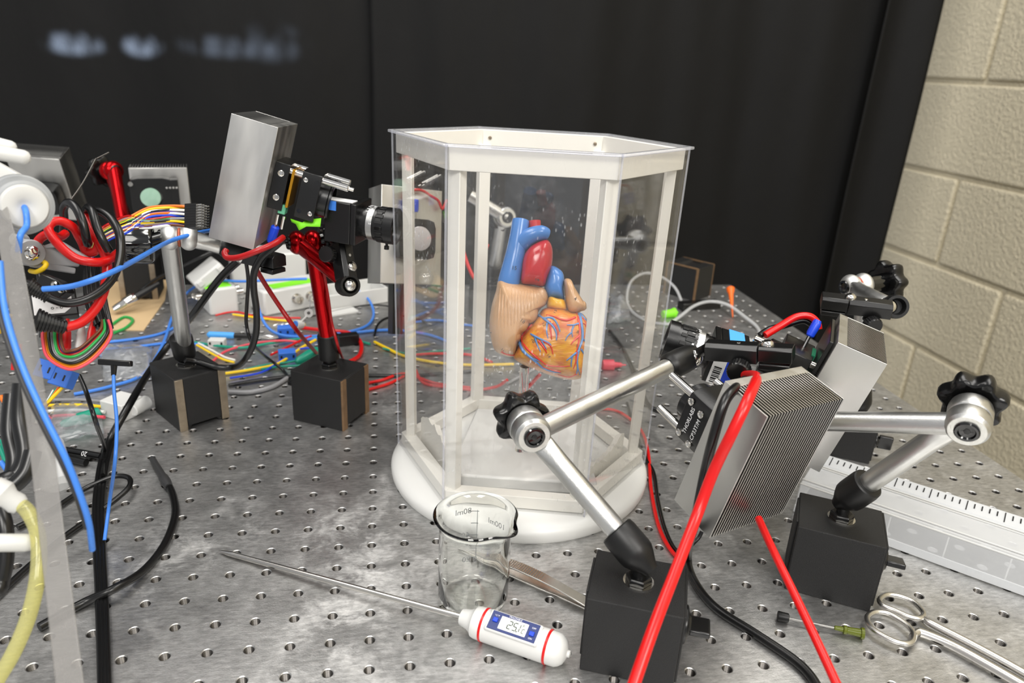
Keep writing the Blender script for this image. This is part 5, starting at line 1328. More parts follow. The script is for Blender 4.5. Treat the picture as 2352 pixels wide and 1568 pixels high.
MB().box(a + u * (L * .52) + v * 18 + V((0, 0, 36.3)), (L * .66, 22, .8), (u, v, V((0, 0, 1)))).build('tape_strip', 'neon_tape', E1)
for f_ in (.50, .72): bnc(a + u * (L * f_) + V((0, 0, 19)), -v, E1, 6)
a, u, v, L = wbox((484, 726), (550, 716), 0, 0)
E2 = thing('electronics_box', 'small white box with lime tape on top behind the left silver stand', 'box', a)
MB().box(a + u * (L / 2) + v * 28 + V((0, 0, 19)), (L, 56, 38), (u, v, V((0, 0, 1)))).build('case', 'white_plastic', E2, bevel=3)
MB().box(a + u * (L * .4) + v * 30 + V((0, 0, 38.4)), (L * .9, 48, .8), (u, v, V((0, 0, 1)))).build('tape_strip', 'neon_tape', E2)
bnc(a + u * L + v * 18 + V((0, 0, 24)), u, E2, 5); bnc(a + u * L + v * 38 + V((0, 0, 24)), u, E2, 5); bnc(a + v * 20 + V((0, 0, 24)), -u, E2, 5); bnc(a + v * 40 + V((0, 0, 20)), -u, E2, 5)
lid = thing('box_lid', 'white plastic lid tilted on top of the small taped box', 'lid', a + V((0, 0, 42)))
lu = (u * .8 + V((0, 0, .55))).normalized(); lv = v; lw = lu.cross(lv)
MB().box(a + u * 8 + v * 34 + V((0, 0, 52)), (46, 44, 16), (lu, lv, lw)).build('shell', 'white_plastic', lid, bevel=2.5)
for s in (-1, 1): MB().box(a + u * (8 + 14 * s) + v * 12 + V((0, 0, 54 + 9 * s)), (8, 6, 8), (lu, lv, lw)).build('clip', 'white_plastic', lid, bevel=1)
a, u, v, L = wbox((536, 676), (706, 664), 0, 0)
E3 = thing('electronics_box', 'large white box standing farthest back behind the taped boxes', 'box', a)
MB().box(a + u * (L / 2) + v * 30 + V((0, 0, 30)), (L, 60, 60), (u, v, V((0, 0, 1)))).build('case', 'white_plastic', E3, bevel=3)
MB().box(a + u * (L * .12) + v * 8 + V((0, 0, 60.4)), (24, 14, .8), (u, v, V((0, 0, 1)))).build('tape_strip', 'neon_tape', E3)
a, u, v, L = wbox((752, 716), (892, 694), 0, 0)
E4 = thing('plastic_tray', 'open white plastic tray behind the red stand near the case', 'tray', a)
mb = MB(); open_box(mb, a, u, v, L, 24, 56); mb.build('shell', 'white_plastic', E4, bevel=1.2)
MB().box(a + u * (L * .42) + v * 28 + V((0, 0, 12)), (2, 52, 20), (u, v, V((0, 0, 1)))).build('divider', 'white_plastic', E4)
MB().box(a + u * (L * .15) - v * 14 + V((0, 0, 2)), (46, 24, 4), (u, v, V((0, 0, 1)))).build('flap', 'white_plastic', E4, bevel=1)
mb = MB(); q = [PZ(*p, 1.2) for p in ((222, 648), (386, 642), (378, 690), (330, 758), (232, 756))]; mb.add(q + [p - V((0, 0, 1)) for p in q], [(0, 1, 2, 3, 4), (9, 8, 7, 6, 5)] + [(i, (i + 1) % 5, 5 + (i + 1) % 5, 5 + i) for i in range(5)])
tag(mb.build('paper_towel', 'brown_paper', None, org=q[0]), 'brown paper sheet under the distant red stand', 'paper')
film('film_bag', [(240, 885, 1), (345, 870, 1), (350, 800, 4), (225, 795, 4)], 14, 'clear plastic bag lying left of the bare-edged magnet block', amp=6)
film('film_bag', [(105, 1020, 1), (240, 1000, 1), (230, 930, 3), (120, 930, 3)], 8, 'clear plastic film under the white connector on the left', amp=4)

# ================================================================ wires lying across the back of the bench
BWG = 'loose wires across the back of the bench'
for m, r, pts, lb in (
    ('blue_cable', 1.9, [(170, 905, 2), (250, 888, 3), (330, 858, 3), (374, 790, 3), (398, 722, 3), (430, 672, 6), (480, 646, 34), (560, 646, 46), (650, 642, 50), (705, 640, 50)], 'blue cable rising from the left bag to the white boxes'),
    ('blue_cable', 1.9, [(790, 652, 28), (838, 678, 14), (858, 715, 3), (846, 745, 3), (800, 762, 3), (720, 772, 3), (650, 770, 6), (612, 748, 18), (592, 700, 40), (585, 640, 70), (584, 600, 92)], 'blue cable looping round behind the red stand'),
    ('blue_cable', 1.8, [(205, 788, 2), (260, 784, 2), (330, 775, 2), (380, 762, 2), (420, 740, 2)], 'upper blue cable left of the silver stand foot'),
    ('blue_cable', 1.8, [(200, 806, 2), (260, 800, 2), (330, 794, 2), (395, 787, 2), (470, 792, 2)], 'lower blue cable left of the silver stand foot'),
    ('blue_cable', 2.0, [(700, 780, 4), (760, 772, 4), (830, 762, 3), (905, 758, 3), (990, 770, 3), (1060, 800, 3)], 'blue cable passing behind the left pane'),
    ('green_cable', 1.8, [(448, 786, 3), (500, 794, 3), (560, 798, 4), (620, 788, 4), (690, 778, 4), (780, 775, 4), (850, 790, 3)], 'long teal wire behind the left stands'),
    ('green_cable', 1.5, [(560, 850, 3), (610, 838, 3), (660, 832, 4), (720, 820, 4)], 'short teal wire left of the red stand foot'),
    ('green_cable', 1.5, [(600, 848, 3), (640, 842, 3), (700, 838, 4), (740, 828, 4)], 'lower teal wire left of the red stand foot'),
    ('pink_cable', 1.6, [(488, 830, 3), (520, 806, 4), (580, 789, 5), (650, 782, 6), (690, 786, 4)], 'pink wire arching behind the bare-edged block'),
    ('yellow_cable', 1.4, [(452, 792, 4), (480, 808, 4), (510, 824, 4), (538, 832, 3)], 'yellow wire end behind the bare-edged block'),
    ('white_cable', 1.4, [(456, 788, 4), (486, 804, 4), (516, 820, 4), (540, 827, 3)], 'white wire end behind the bare-edged block'),
    ('yellow_cable', 1.8, [(515, 858, 3), (580, 848, 3), (640, 834, 4), (690, 800, 6), (725, 780, 8)], 'yellow wire running between the two left blocks'),
    ('blue_deep', 1.4, [(528, 868, 3), (600, 855, 3), (645, 828, 4), (680, 804, 6), (712, 800, 6), (722, 812, 3)], 'deep blue wire running between the two left blocks'),
    ('red_cable', 1.5, [(622, 815, 5), (660, 797, 6), (690, 782, 6), (715, 772, 6)], 'short red wire left of the red stand foot'),
    ('yellow_cable', 1.6, [(535, 722, 3), (580, 728, 3), (630, 734, 3), (668, 738, 3), (700, 745, 3)], 'yellow wire lying in front of the white boxes'),
    ('red_cable', 1.4, [(495, 724, 3), (540, 716, 4), (600, 728, 4), (690, 730, 3)], 'red wire lying in front of the white boxes'),
    ('red_cable', 2.6, [(690, 752, 4), (740, 758, 5), (800, 764, 5), (828, 785, 4), (826, 815, 3), (800, 832, 3)], 'thick red cable hooked round the red stand foot'),
    ('red_cable', 1.8, [(840, 880, 2), (880, 872, 2), (930, 858, 2), (1000, 880, 2), (1080, 890, 2)], 'red wire running behind the case foot'),
    ('red_cable', 1.8, [(845, 895, 2), (900, 878, 2), (950, 850, 2)], 'red wire at the rear left of the case foot'),
    ('black_cable', 2.2, [(525, 885, 3), (600, 872, 3), (700, 862, 3), (850, 862, 2), (960, 862, 2), (1100, 850, 2)], 'black cable lying behind both left blocks'),
    ('black_cable', 1.8, [(860, 770, 3), (868, 745, 8), (890, 730, 8), (930, 726, 6), (980, 740, 3)], 'black wire arching behind the left pane'),
    ('black_cable', 1.4, [(700, 730, 3), (780, 712, 3), (850, 700, 3), (910, 705, 3)], 'thin black wire in front of the plastic tray'),
    ('yellow_cable', 1.9, [(860, 785, 3), (890, 800, 3), (930, 818, 3), (1000, 832, 3), (1080, 838, 3), (1180, 836, 3)], 'yellow wire seen through the left panes'),
    ('red_cable', 2.0, [(950, 815, 3), (1000, 812, 3), (1080, 815, 3), (1130, 832, 3)], 'red wire seen through the left panes'),
    ('red_cable', 1.9, [(955, 850, 3), (975, 880, 2), (1040, 890, 2), (1090, 895, 2), (1140, 888, 8), (1165, 872, 20)], 'red test lead behind the round base'),
    ('red_cable', 2.2, [(1050, 500, -800), (1060, 560, -800), (1075, 610, -795), (1092, 640, -790), (1102, 610, -790), (1120, 560, -790)], 'red cable hanging in a V behind the case'),
    ('blue_cable', 1.8, [(940, 742, 3), (1000, 735, 3), (1060, 745, 3), (1110, 750, 3)], 'blue wire seen low through the left panes'),
    ('green_cable', 1.4, [(880, 800, 3), (940, 812, 3), (1010, 806, 3), (1080, 800, 3)], 'teal wire seen through the left panes'),
    ('grey_cable', 2.6, [(525, 900, 3), (575, 900, 3), (625, 888, 3), (660, 868, 3)], 'pale grey cable curving between the two left blocks'),
    ('grey_cable', 1.8, [(1165, 880, 3), (1230, 845, 3), (1290, 810, 3), (1350, 800, 3)], 'thin grey rod lying behind the heart'),
    ('black_cable', 2.6, [(1400, 760, 2), (1430, 800, 2), (1455, 850, 2), (1475, 900, 2), (1495, 935, 2), (1540, 950, 2)], 'black cable seen through the right pane'),
    ('red_cable', 1.7, [(1190, 930, 30), (1200, 905, 60), (1240, 860, 90)], 'thin red lead rising behind the heart'),
    ):
    cable('wire', pts, r, m, lb, 'wire', BWG)
# blue pen-like probe, crocodile clips, plugs
def probe(name, p0, p1, prof, m, label, cat, parts=()):
    a = P(p0); b = P(p1); t = thing(name, label, cat, V((a.x, a.y, 0))); w = (b - a)
    L = w.length
    MB().lathe(a, w, [(h * L, r) for h, r in prof], 14).build('handle', m, t)
    for nm, pf, mm in parts: MB().lathe(a, w, [(h * L, r) for h, r in pf], 12).build(nm, mm, t)
    return t
probe('test_probe', (476, 768, 5), (640, 774, 5), [(0, 2), (.03, 4.2), (.36, 4.2), (.40, 2.5)], 'blue_light', 'bright blue test probe lying behind the left silver stand', 'probe', (('grip', [(.38, 3.4), (.7, 3.4), (.72, 2)], 'black_rubber'), ('tip', [(.72, 1.4), (.84, 3), (.9, 3), (1, .6)], 'chrome')))
probe('crocodile_clip', (680, 832, 6), (730, 805, 9), [(0, 2), (.1, 5), (.6, 7), (.95, 6), (1, 2)], 'green_cable', 'teal insulated crocodile clip left of the red stand foot', 'clip')
probe('crocodile_clip', (628, 748, 5), (662, 744, 5), [(0, 1.5), (.3, 3), (1, 3.4)], 'chrome', 'bare metal crocodile clip in front of the white boxes', 'clip', (('screw', [(.6, 3.4), (.7, 4.2), (.8, 3.4)], 'chrome'),))
def conn(name, px, sz, m, label, pins=0, yaw=0.0, z=0.0):
    c = PZ(px[0], px[1], z); t = thing(name, label, 'connector', c)
    u = V((math.cos(yaw), math.sin(yaw), 0)); v = V((-u.y, u.x, 0)); zz_ = V((0, 0, 1))
    MB().box(c + zz_ * (sz[2] / 2), sz, (u, v, zz_)).build('shell', m, t, bevel=.7)
    for i in range(pins):
        MB().box(c + u * (-sz[0] * .35 + sz[0] * .7 * i / max(1, pins - 1)) - v * (sz[1] / 2) + zz_ * (sz[2] * .6), (2.2, 1.4, 3.4), (u, v, zz_)).build('slot', 'ink', t)
    return t
conn('wire_connector', (662, 772), (26, 14, 14), 'blue_plug', 'blue plug housing lying left of the red post', 3, .1)
conn('wire_connector', (660, 826), (20, 16, 12), 'blue_plug', 'blue plug housing half under the teal wires', 2, .2)
conn('wire_connector', (500, 795), (20, 12, 10), 'white_plastic', 'small white plug behind the silver stand foot', 2, -.1)
conn('wire_connector', (800, 790), (26, 14, 14), 'black_rubber', 'black plug right of the red stand foot', 0, .3)
c_ = PZ(720, 726, 30); cap_t = thing('tethered_cap', 'white tethered cap with blue centre hanging by the red post', 'cap', PZ(690, 745, 0))
MB().lathe(PD(710, 719, 760), -RF, [(0, 4.6), (2, 4.6), (2, 1.8), (0, 1.8)], 18).build('ring', 'white_plastic', cap_t)
MB().lathe(PD(684, 745, 755), -RF + -RX * .6, [(-6, 4), (0, 5), (3, 5), (3, 3.4), (1, 3.4)], 18).build('cap', 'white_plastic', cap_t)
MB().lathe(PD(681, 744, 753), -RF + -RX * .6, [(0, 3.3), (2.2, 3.3)], 16).build('core', 'blue_cable', cap_t)
MB().tube([PD(690, 740, 756), PD(698, 732, 757), PD(706, 724, 759)], 1.0, 6).build('tether', 'white_plastic', cap_t)
MB().tube([PD(710, 716, 760), PD(712, 700, 762), PD(712, 680, 770)], .5, 6).build('string', 'grey_cable', cap_t)

# cables hanging from the left block and the red stand
cable('power_cable', [(520, 574, -590), (516, 582, -588), (524, 592, -586), (552, 590, -584), (596, 574, -584), (632, 558, -590), (650, 545, -600)], 2.5, 'red_dark_cable', 'dark red cable hooked under the tilted block', n=12)
cable('power_cable', [(650, 550, -606), (632, 566, -606), (602, 590, -612), (584, 625, -622), (583, 665, -634), (589, 713, -648), (587, 770, -668), (568, 818, -690), (540, 842, 58), (492, 842, 58), (452, 830, 62), (425, 826, 66)], 3.0, 'black_cable', 'thick black cable hanging in a big loop below the tilted block', n=12)
cable('power_cable', [(562, 585, -640), (570, 640, -660), (567, 700, -680), (566, 745, -700), (578, 785, -715), (606, 815, 26), (648, 848, 3), (665, 870, 3)], 1.7, 'black_cable', 'thin black cable dropping to the red stand block')
cable('power_cable', [(574, 590, -640), (600, 638, -660), (640, 700, -690), (684, 762, -715), (728, 812, 6)], 2.2, 'red_dark_cable', 'taut dark red cable slanting down to the red stand foot', n=10)
cable('power_cable', [(735, 590, -660), (746, 640, -690), (755, 690, -700), (762, 740, -715), (778, 800, -725), (792, 832, 30), (800, 838, 4)], 1.4, 'red_dark_cable', 'thin dark red lead running down beside the red post')
cable('power_cable', [(560, 588, -650), (505, 640, -690), (442, 724, -748), (392, 785, 48), (340, 858, 34), (294, 935, 28), (254, 1008, 8), (238, 1060, 5)], 3.6, 'black_cable', 'thick black cable slanting from the clamp down to the left bundle', n=12)
cable('power_cable', [(300, 690, 8), (345, 650, 30), (400, 620, 55), (460, 590, 75), (510, 570, 85)], 2.6, 'black_cable', 'black coaxial cable crossing behind the left silver stand', n=10)
t = probe('coaxial_plug', (262, 712, 8), (312, 682, 22), [(0, 5), (.2, 6), (.5, 6.4), (.55, 7.6), (.9, 7.6), (1, 6)], 'chrome', 'chrome coaxial plug on the brown paper', 'plug', (('sleeve', [(.95, 5.6), (1.5, 5), (2.1, 3.2)], 'black_rubber'),))
cable('wire', [(258, 745, 3), (285, 728, 3), (305, 735, 3), (290, 752, 3), (262, 764, 3)], 2.0, 'green_wire', 'green wire loop on the brown paper', 'wire', BWG)

# ================================================================ the tangle at the left
FG = 455.0
cable('air_hose', [(530, 522, -690), (484, 529, -650), (440, 538, -610), (385, 556, -585), (320, 592, -512), (250, 628, -456), (170, 656, -446), (98, 664, -443)], 1.75, 'blue_cable', 'blue hose stretched across the left tangle to the tilted block', 'hose', n=12)
cable('power_cable', [(150, 752, -455), (190, 738, -462), (225, 700, -470), (243, 650, -476), (245, 600, -478), (232, 565, -480), (212, 530, -482), (196, 492, -486)], 3.0, 'red_cable', 'thick red cable rising from the ribbed black boot', n=14)
cable('power_cable', [(272, 580, -486), (246, 598, -474), (214, 602, -462), (172, 592, -456), (135, 562, -454), (112, 530, -456), (118, 512, -458), (140, 508, -462), (168, 522, -468), (182, 545, -476), (190, 560, -482), (200, 580, -484), (222, 574, -482), (226, 545, -482), (210, 520, -486)], 2.8, 'red_cable', 'thick red cable coiled in a ring in the left tangle', n=14)
cable('power_cable', [(78, 572, -470), (92, 548, -470), (112, 538, -468), (135, 545, -480), (150, 536, -488)], 2.8, 'red_cable', 'short thick red cable behind the coiled ring', n=12)
cable('power_cable', [(60, 650, -448), (86, 662, -450), (110, 682, -452), (155, 696, -456), (205, 684, -462), (250, 650, -470), (274, 600, -474), (276, 545, -476), (258, 506, -480), (232, 486, -484), (212, 484, -488)], 2.8, 'black_cable', 'thick black cable sweeping in a wide loop over the left tangle', n=14)
cable('power_cable', [(144, 545, -500), (147, 505, -488), (146, 478, -478), (158, 465, -472), (176, 480, -468), (190, 512, -466), (198, 545, -468), (202, 560, -474)], 2.7, 'black_cable', 'thick black cable standing up as a narrow arch on the left', n=14)
cable('power_cable', [(196, 486, -486), (203, 476, -480), (212, 486, -474), (222, 520, -470), (236, 552, -470), (250, 575, -474)], 2.7, 'black_cable', 'short thick black cable beside the narrow arch', n=14)
# ribbed strain reliefs
for nm, p0, p1, r0, r1, lb in (('cable_boot', (82, 735, -445), (152, 752, -455), 7.5, 4.4, 'ribbed black cable boot with a red cable leaving it'), ('cable_boot', (62, 655, -445), (112, 684, -452), 5.5, 3.6, 'smaller ribbed black boot on the wide black loop')):
    a = P(p0); b = P(p1); w = b - a; L = w.length; pf = []
    for k in range(9):
        t = k / 9; r = r0 + (r1 - r0) * min(1, t * 1.5); pf += [(L * t, r), (L * (t + .07), r), (L * (t + .075), r * .78), (L * (t + .105), r * .78)]
    tag(MB().lathe(a, w, pf, 20).build(nm, 'black_rubber', None, org=a, ang=25), lb, 'cable boot')
# thin bent steel rod
cable('steel_rod', [(160, 462, -470), (190, 420, -480), (218, 368, -492), (222, 364, -494), (250, 350, -500)], .5, 'insert_steel', 'thin bent steel rod above the left tangle', 'rod', n=8, sub=3)
# white round cap (filter holder) with blue hose
fc = PD(52, 472, 400); fw = (toward_cam(fc) + RX * .28 + RD * .12).normalized()
FH = thing('filter_holder', 'round white plastic filter holder with a blue hose at its centre', 'filter holder', fc)
MB().lathe(fc - fw * 8, fw, [(0, 15), (1, 16.4), (4, 16.4), (4.6, 15.4), (6, 15.4), (6.5, 14.6), (8.2, 14.6), (8.8, 13.6), (10.2, 13.6), (10.6, 12.4), (11.4, 12.0)], 48).build('body', 'grey_plastic', FH, ang=25)
MB().lathe(fc + fw * 3.6, fw, [(0, 11.8), (1.6, 11.6), (2.8, 10.8), (3.2, 8), (2.6, 5), (1.8, 3), (1.0, 1.8)], 48).build('face', 'white_soft', FH)
MB().lathe(fc - fw * 1.2, fw, [(0, 15.6), (.8, 15.6), (.8, 15.0), (1.2, 15.0), (1.2, 14.8), (2.0, 14.8)], 48).build('thread', 'grey_plastic', FH, ang=20)
sub_cable('hose', [fc + fw * 3, fc + fw * 8 + RD * 3, fc + fw * 9 + RD * 10, (47, 540, -388), (42, 580, -390)], 1.6, 'blue_cable', FH, 12)
MB().tube([fc - fw * 6, fc - fw * 24, PD(-110, 620, 450), PD(-150, 800, 470), PZ(-170, 1000, 10)], 8, 20).build('stem', 'grey_plastic', FH)
# white stopcock handles
for p0, p1, r, lb in (((-40, 322, -392), (38, 342, -398), 3.6, 'upper white rounded rod at the left edge'), ((-40, 345, -386), (70, 364, -394), 3.9, 'lower white rounded rod at the left edge'), ((-30, 1246, -360), (80, 1246, -368), 4.4, 'white rounded rod low at the left edge')):
    a = P(p0); b = P(p1); w = b - a; L = w.length
    tag(MB().lathe(a, w, [(0, r), (L - r * .8, r), (L - r * .3, r * .82), (L, r * .4)], 20).build('stopcock_handle', 'white_soft', None, org=a), lb, 'handle')
mb = MB(); q = [PD(*p) for p in ((-30, 360, 420), (40, 398, 425), (30, 420, 425), (-30, 420, 420))]; mb.add(q + [p + RF * 8 for p in q], [(0, 1, 2, 3), (7, 6, 5, 4)] + [(i, (i + 1) % 4, 4 + (i + 1) % 4, 4 + i) for i in range(4)])
tag(mb.build('plastic_bracket', 'white_plastic', None, org=q[0], bevel=1), 'white plastic bracket above the round filter holder', 'bracket')
# grey link arms with a screw
GA = thing('link_arm', 'grey plastic link arm with a steel screw in its round end', 'link arm', PD(66, 580, 440))
la0 = PD(66, 580, 468); la1 = PD(170, 594, 490); lw_ = (la1 - la0).normalized(); ln_ = toward_cam(la0); ls_ = ln_.cross(lw_).normalized(); ln_ = lw_.cross(ls_)
MB().lathe(la0 - ln_ * 5, ln_, [(0, 8.5), (9, 8.5), (10, 7.8)], 28).build('eye', 'grey_plastic', GA)
MB().prism([(0, -7.5), (30, -5), (30, 3.5), (0, 7)], la0 - ln_ * 5, lw_, ls_, ln_, 8).build('bar', 'grey_plastic', GA, bevel=1)
MB().prism([(2, -9), (28, -10), (28, -6), (2, -4)], la0 - ln_ * 4, lw_, ls_, ln_, 7).build('lower_bar', 'grey_plastic', GA, bevel=1)
MB().lathe(la0 + ln_ * 4, ln_, [(0, 4.6), (1.5, 4.6), (2.6, 3.6), (3.2, 1.5)], 20).build('screw', 'chrome', GA)
GB = thing('link_arm', 'pale link arm passing through the coiled red cable', 'link arm', PD(60, 545, 450))
q0 = PD(52, 545, 476); q1 = PD(196, 576, 482); w_ = (q1 - q0).normalized(); n_ = toward_cam(q0); s_ = n_.cross(w_).normalized(); n_ = w_.cross(s_)
MB().prism([(0, -3), (16, -2), (24, 3), (42, -3.5), (41, -5), (22, -2), (14, -6), (0, -6.5)], q0, w_, s_, n_, 6).build('bar', 'grey_plastic', GB, bevel=.8)
MB().lathe(q0 + s_ * -2 - n_ * 1, n_, [(0, 4.5), (8, 4.5), (8.6, 3.5)], 18).build('pin', 'grey_plastic', GB)
# driver board with label
DB = thing('driver_module', 'black driver module with a white upside-down label in the left tangle', 'module', PD(125, 705, 478))
db = PD(120, 690, 482); dn = (toward_cam(db) + V((0, 0, .3))).normalized(); du = (RX + RD * -.22).normalized(); du = (du - dn * du.dot(dn)).normalized(); dv = dn.cross(du)
MB().box(db - dn * 6, (28, 22, 12), (du, dv, dn)).build('housing', 'black_rubber', DB, bevel=1)
lbp = MB().prism([(-11, -9), (6, -9), (11, -5), (11, 3), (2, 8), (-11, 6)], db + dn * .1, du, dv, dn, .4).build('label', 'label_white', DB)
text('lettering', 'NISM', 4.6, db + dn * .7 + dv * .5, -du, -dv, 'ink', lbp)
text('lettering', 'o - o', 3.6, db + dn * .7 - dv * 5.6 + du * 2, -du, -dv, 'ink', lbp)
# pin header plug with its coloured jumper wires
PH = thing('pin_header_plug', 'black multi-pin header with rows of bare pins left of the tilted block', 'connector', PD(455, 498, 540))
pc_ = PD(448, 497, 540); pu = (RX - RF * .3).normalized(); pv = (-RD + RX * .05).normalized(); pv = (pv - pu * pv.dot(pu)).normalized(); pn_ = pu.cross(pv)
for r_ in range(4):
    for k in range(9):
        MB().box(pc_ + pn_ * (2.6 * (r_ - 1.5)) + pv * (1.95 * (k - 4)), (10, 1.85, 2.4), (pu, pv, pn_)).build('pin_housing', 'black_anodized', PH)
    for k in range(9): MB().box(pc_ + pn_ * (2.6 * (r_ - 1.5)) + pv * (1.95 * (k - 4)) + pu * 6.5, (5, .6, .6), (pu, pv, pn_)).build('pin', 'chrome', PH)
ORDN = ['first', 'second', 'third', 'fourth', 'fifth', 'sixth', 'seventh', 'eighth', 'ninth', 'tenth', 'eleventh', 'twelfth', 'thirteenth', 'fourteenth', 'fifteenth', 'sixteenth']
jw = ['orange_cable', 'yellow_cable', 'black_cable', 'white_cable', 'violet_cable', 'orange_cable', 'white_cable', 'blue_deep', 'red_dark_cable', 'grey_cable', 'green_wire', 'black_cable', 'yellow_cable', 'violet_cable', 'white_cable', 'brown_cable']
jn = {'orange_cable': 'orange', 'yellow_cable': 'yellow', 'black_cable': 'black', 'white_cable': 'white', 'violet_cable': 'violet', 'blue_deep': 'blue', 'red_dark_cable': 'dark red', 'grey_cable': 'grey', 'green_wire': 'green', 'brown_cable': 'brown', 'red_cable': 'red'}
random.seed(11)
for i, m in enumerate(jw):
    f_ = i / (len(jw) - 1); yy = 474 + 46 * f_; rr = random.random()
    yl = 470 + 40 * ((f_ * 1.7 + .2) % 1)
    tag(MB().tube([P(t) for t in ((432, yy, -538 - 4 * (i % 3)), (390, yy - 4 + 6 * rr, -536), (340, yy + 4 + 10 * (rr - .5), -532), (295, yl + 22, -524), (255, yl + 38, -512), (222, yl + 60, -500), (205, yl + 95, -494))], 1.05, 6, sub=5).build('jumper_wire', m, None, org=P((432, yy, -538)), ang=60), f'{jn[m]} jumper wire, {ORDN[i]} from the top where it enters the pin header', 'wire', 'jumper wires to the pin header')
# hanging loop of coloured wires
lw2 = ['pink_cable', 'orange_cable', 'yellow_cable', 'black_cable', 'grey_cable', 'white_cable', 'green_wire', 'red_dark_cable', 'violet_cable', 'brown_cable']
for i, m in enumerate(lw2):
    o = i * 5.2 - 22; dd = (i % 3) * 1.5
    tag(MB().tube([P(t) for t in ((118 + o * .9, 745, -468 - dd), (118 + o * .9, 782, -466 - dd), (128 + o * .8, 814 - o * .35, -462 - dd), (160 + o * .1, 828 - o * .9, -460 - dd), (192 - o * .3, 818 - o * .8, -462 - dd), (222 - o * .5, 792 - o * .6, -466 - dd), (244 - o * .5, 762 - o * .3, -472 - dd), (242 - o * .3, 735, -478 - dd))], .95, 7, sub=6).build('loom_wire', m, None, org=P((126, 822, -462)), ang=60), f'{jn.get(m, "pink")} wire in the U-shaped hanging loom at the left', 'wire', 'wires of the hanging loom')
for i in range(9):
    o = i * 7 - 28
    tag(MB().tube([P(t) for t in ((214 + o * .55, 610, -494 + i), (216 + o * .7, 650, -490), (222 + o * .75, 700, -484), (236 + o * .7, 742 + (i % 3) * 6, -478))], 1.6 + .5 * (i % 2), 7, sub=5).build('sleeved_wire', 'black_cable', None, org=P((222 + o, 700, -484)), ang=60), f'black sleeved wire, {ORDN[i]} from the left in the bunch behind the red cable', 'wire', 'black sleeved wires')
for p, sz, m, lb in (((150, 770), (7, 5, 17), 'red_cable', 'left red insulated clip under the driver module'), ((184, 770), (7, 5, 16), 'white_plastic', 'white insulated clip under the driver module'), ((208, 768), (7, 5, 18), 'red_cable', 'right red insulated clip under the driver module')):
    c = PD(p[0], p[1], 478); MBx = MB().lathe(c - RD * -sz[2] * .6, -RD + RX * .08, [(0, 2.2), (2, sz[0] * .62), (sz[2] * .7, sz[0] * .5), (sz[2] * 1.1, 1.6), (sz[2] * 1.25, 1.4)], 12, sx=.6)
    tag(MBx.build('insulated_clip', m, None, org=c), lb, 'clip')
for p, lb in (((112, 850), 'upper blue plug housing left of the black film clip'), ((146, 868), 'lower blue plug housing with small black marks')):
    c = PD(p[0], p[1], 492); t_ = thing('wire_connector', lb, 'connector', c); cu2 = (RX + RD * .3).normalized(); cw2 = toward_cam(c); cw2 = (cw2 - cu2 * cw2.dot(cu2)).normalized(); cv2 = cw2.cross(cu2)
    MB().box(c, (13, 12, 10), (cu2, cv2, cw2)).build('shell', 'blue_plug', t_, bevel=.7)
    for k in range(2): MB().box(c + cu2 * (-3 + 6 * k) + cw2 * 5, (1, 4, .6), (cu2, cv2, cw2)).build('slot', 'ink', t_)
for i, m in enumerate(('yellow_cable', 'red_cable', 'orange_cable', 'green_cable', 'white_cable')):
    cable('wire', [(148 - 6 * i, 884 + 3 * i, -490), (128 - 5 * i, 905 + 5 * i, -486), (108 - 4 * i, 925 + 6 * i, -480), (85, 938 + 8 * i, -474)], 1.1, m, f'{jn.get(m, "teal")} wire leaving the blue plug housings', 'wire', 'wires of the blue plugs', n=6)
# white two-pole connector on the bench with its leads
WC = thing('wire_connector', 'white connector with a round lever lying beside the bare-edged block', 'connector', PZ(285, 965, 0))
wa, wu, wv_, wL = wbox((234, 956), (285, 970), 0, 0)
MB().box(wa + wu * (wL / 2) + wv_ * 13 + V((0, 0, 9)), (wL, 26, 18), (wu, wv_, V((0, 0, 1)))).build('shell', 'white_plastic', WC, bevel=1)
MB().lathe(PZ(302, 942, 9), PZ(345, 918, 10) - PZ(302, 942, 9), [(0, 6), (1, 7), (20, 7), (22, 5.5)], 20).build('lever', 'white_plastic', WC)
for i, (m, dy) in enumerate((('grey_cable', 918), ('yellow_cable', 930), ('white_cable', 942), ('pink_cable', 954))):
    cable('wire', [(240, dy + 4, 8), (190, dy, 6), (140, dy, 4), (90, dy + 2 * i, 3)], 1.7, m, f'{jn.get(m, "pink")} lead of the white lever connector', 'wire', 'leads of the white connector')
probe('crocodile_clip', (138, 975, 5), (232, 948, 6), [(0, 2), (.1, 4), (.4, 5), (.45, 6.5), (.95, 6.5), (1, 3)], 'green_cable', 'teal insulated crocodile clip left of the white connector', 'clip', (('jaw', [(-.1, 1.5), (.4, 3.4)], 'black_rubber'),))
# small magnetic pick-up with its blue lead
MP = thing('mini_hook_probe', 'black T-shaped hook probe standing on a thin blue lead', 'probe', PD(262, 848, 560))
MB().box(PD(265, 833, 560), (25, 5, 4.4), ((RX + RD * .06).normalized(), RF, -RD)).build('crossbar', 'black_anodized', MP, bevel=.8)
MB().cyl(PD(262, 836, 560), PD(261, 862, 560), 2.4, 1.8, 12).build('stem', 'black_anodized', MP)
sub_cable('lead', [(261, 858, -560), (262, 900, -552), (268, 970, -536), (264, 1060, -520), (252, 1150, 30), (240, 1240, 8)], 1.3, 'blue_cable', MP)
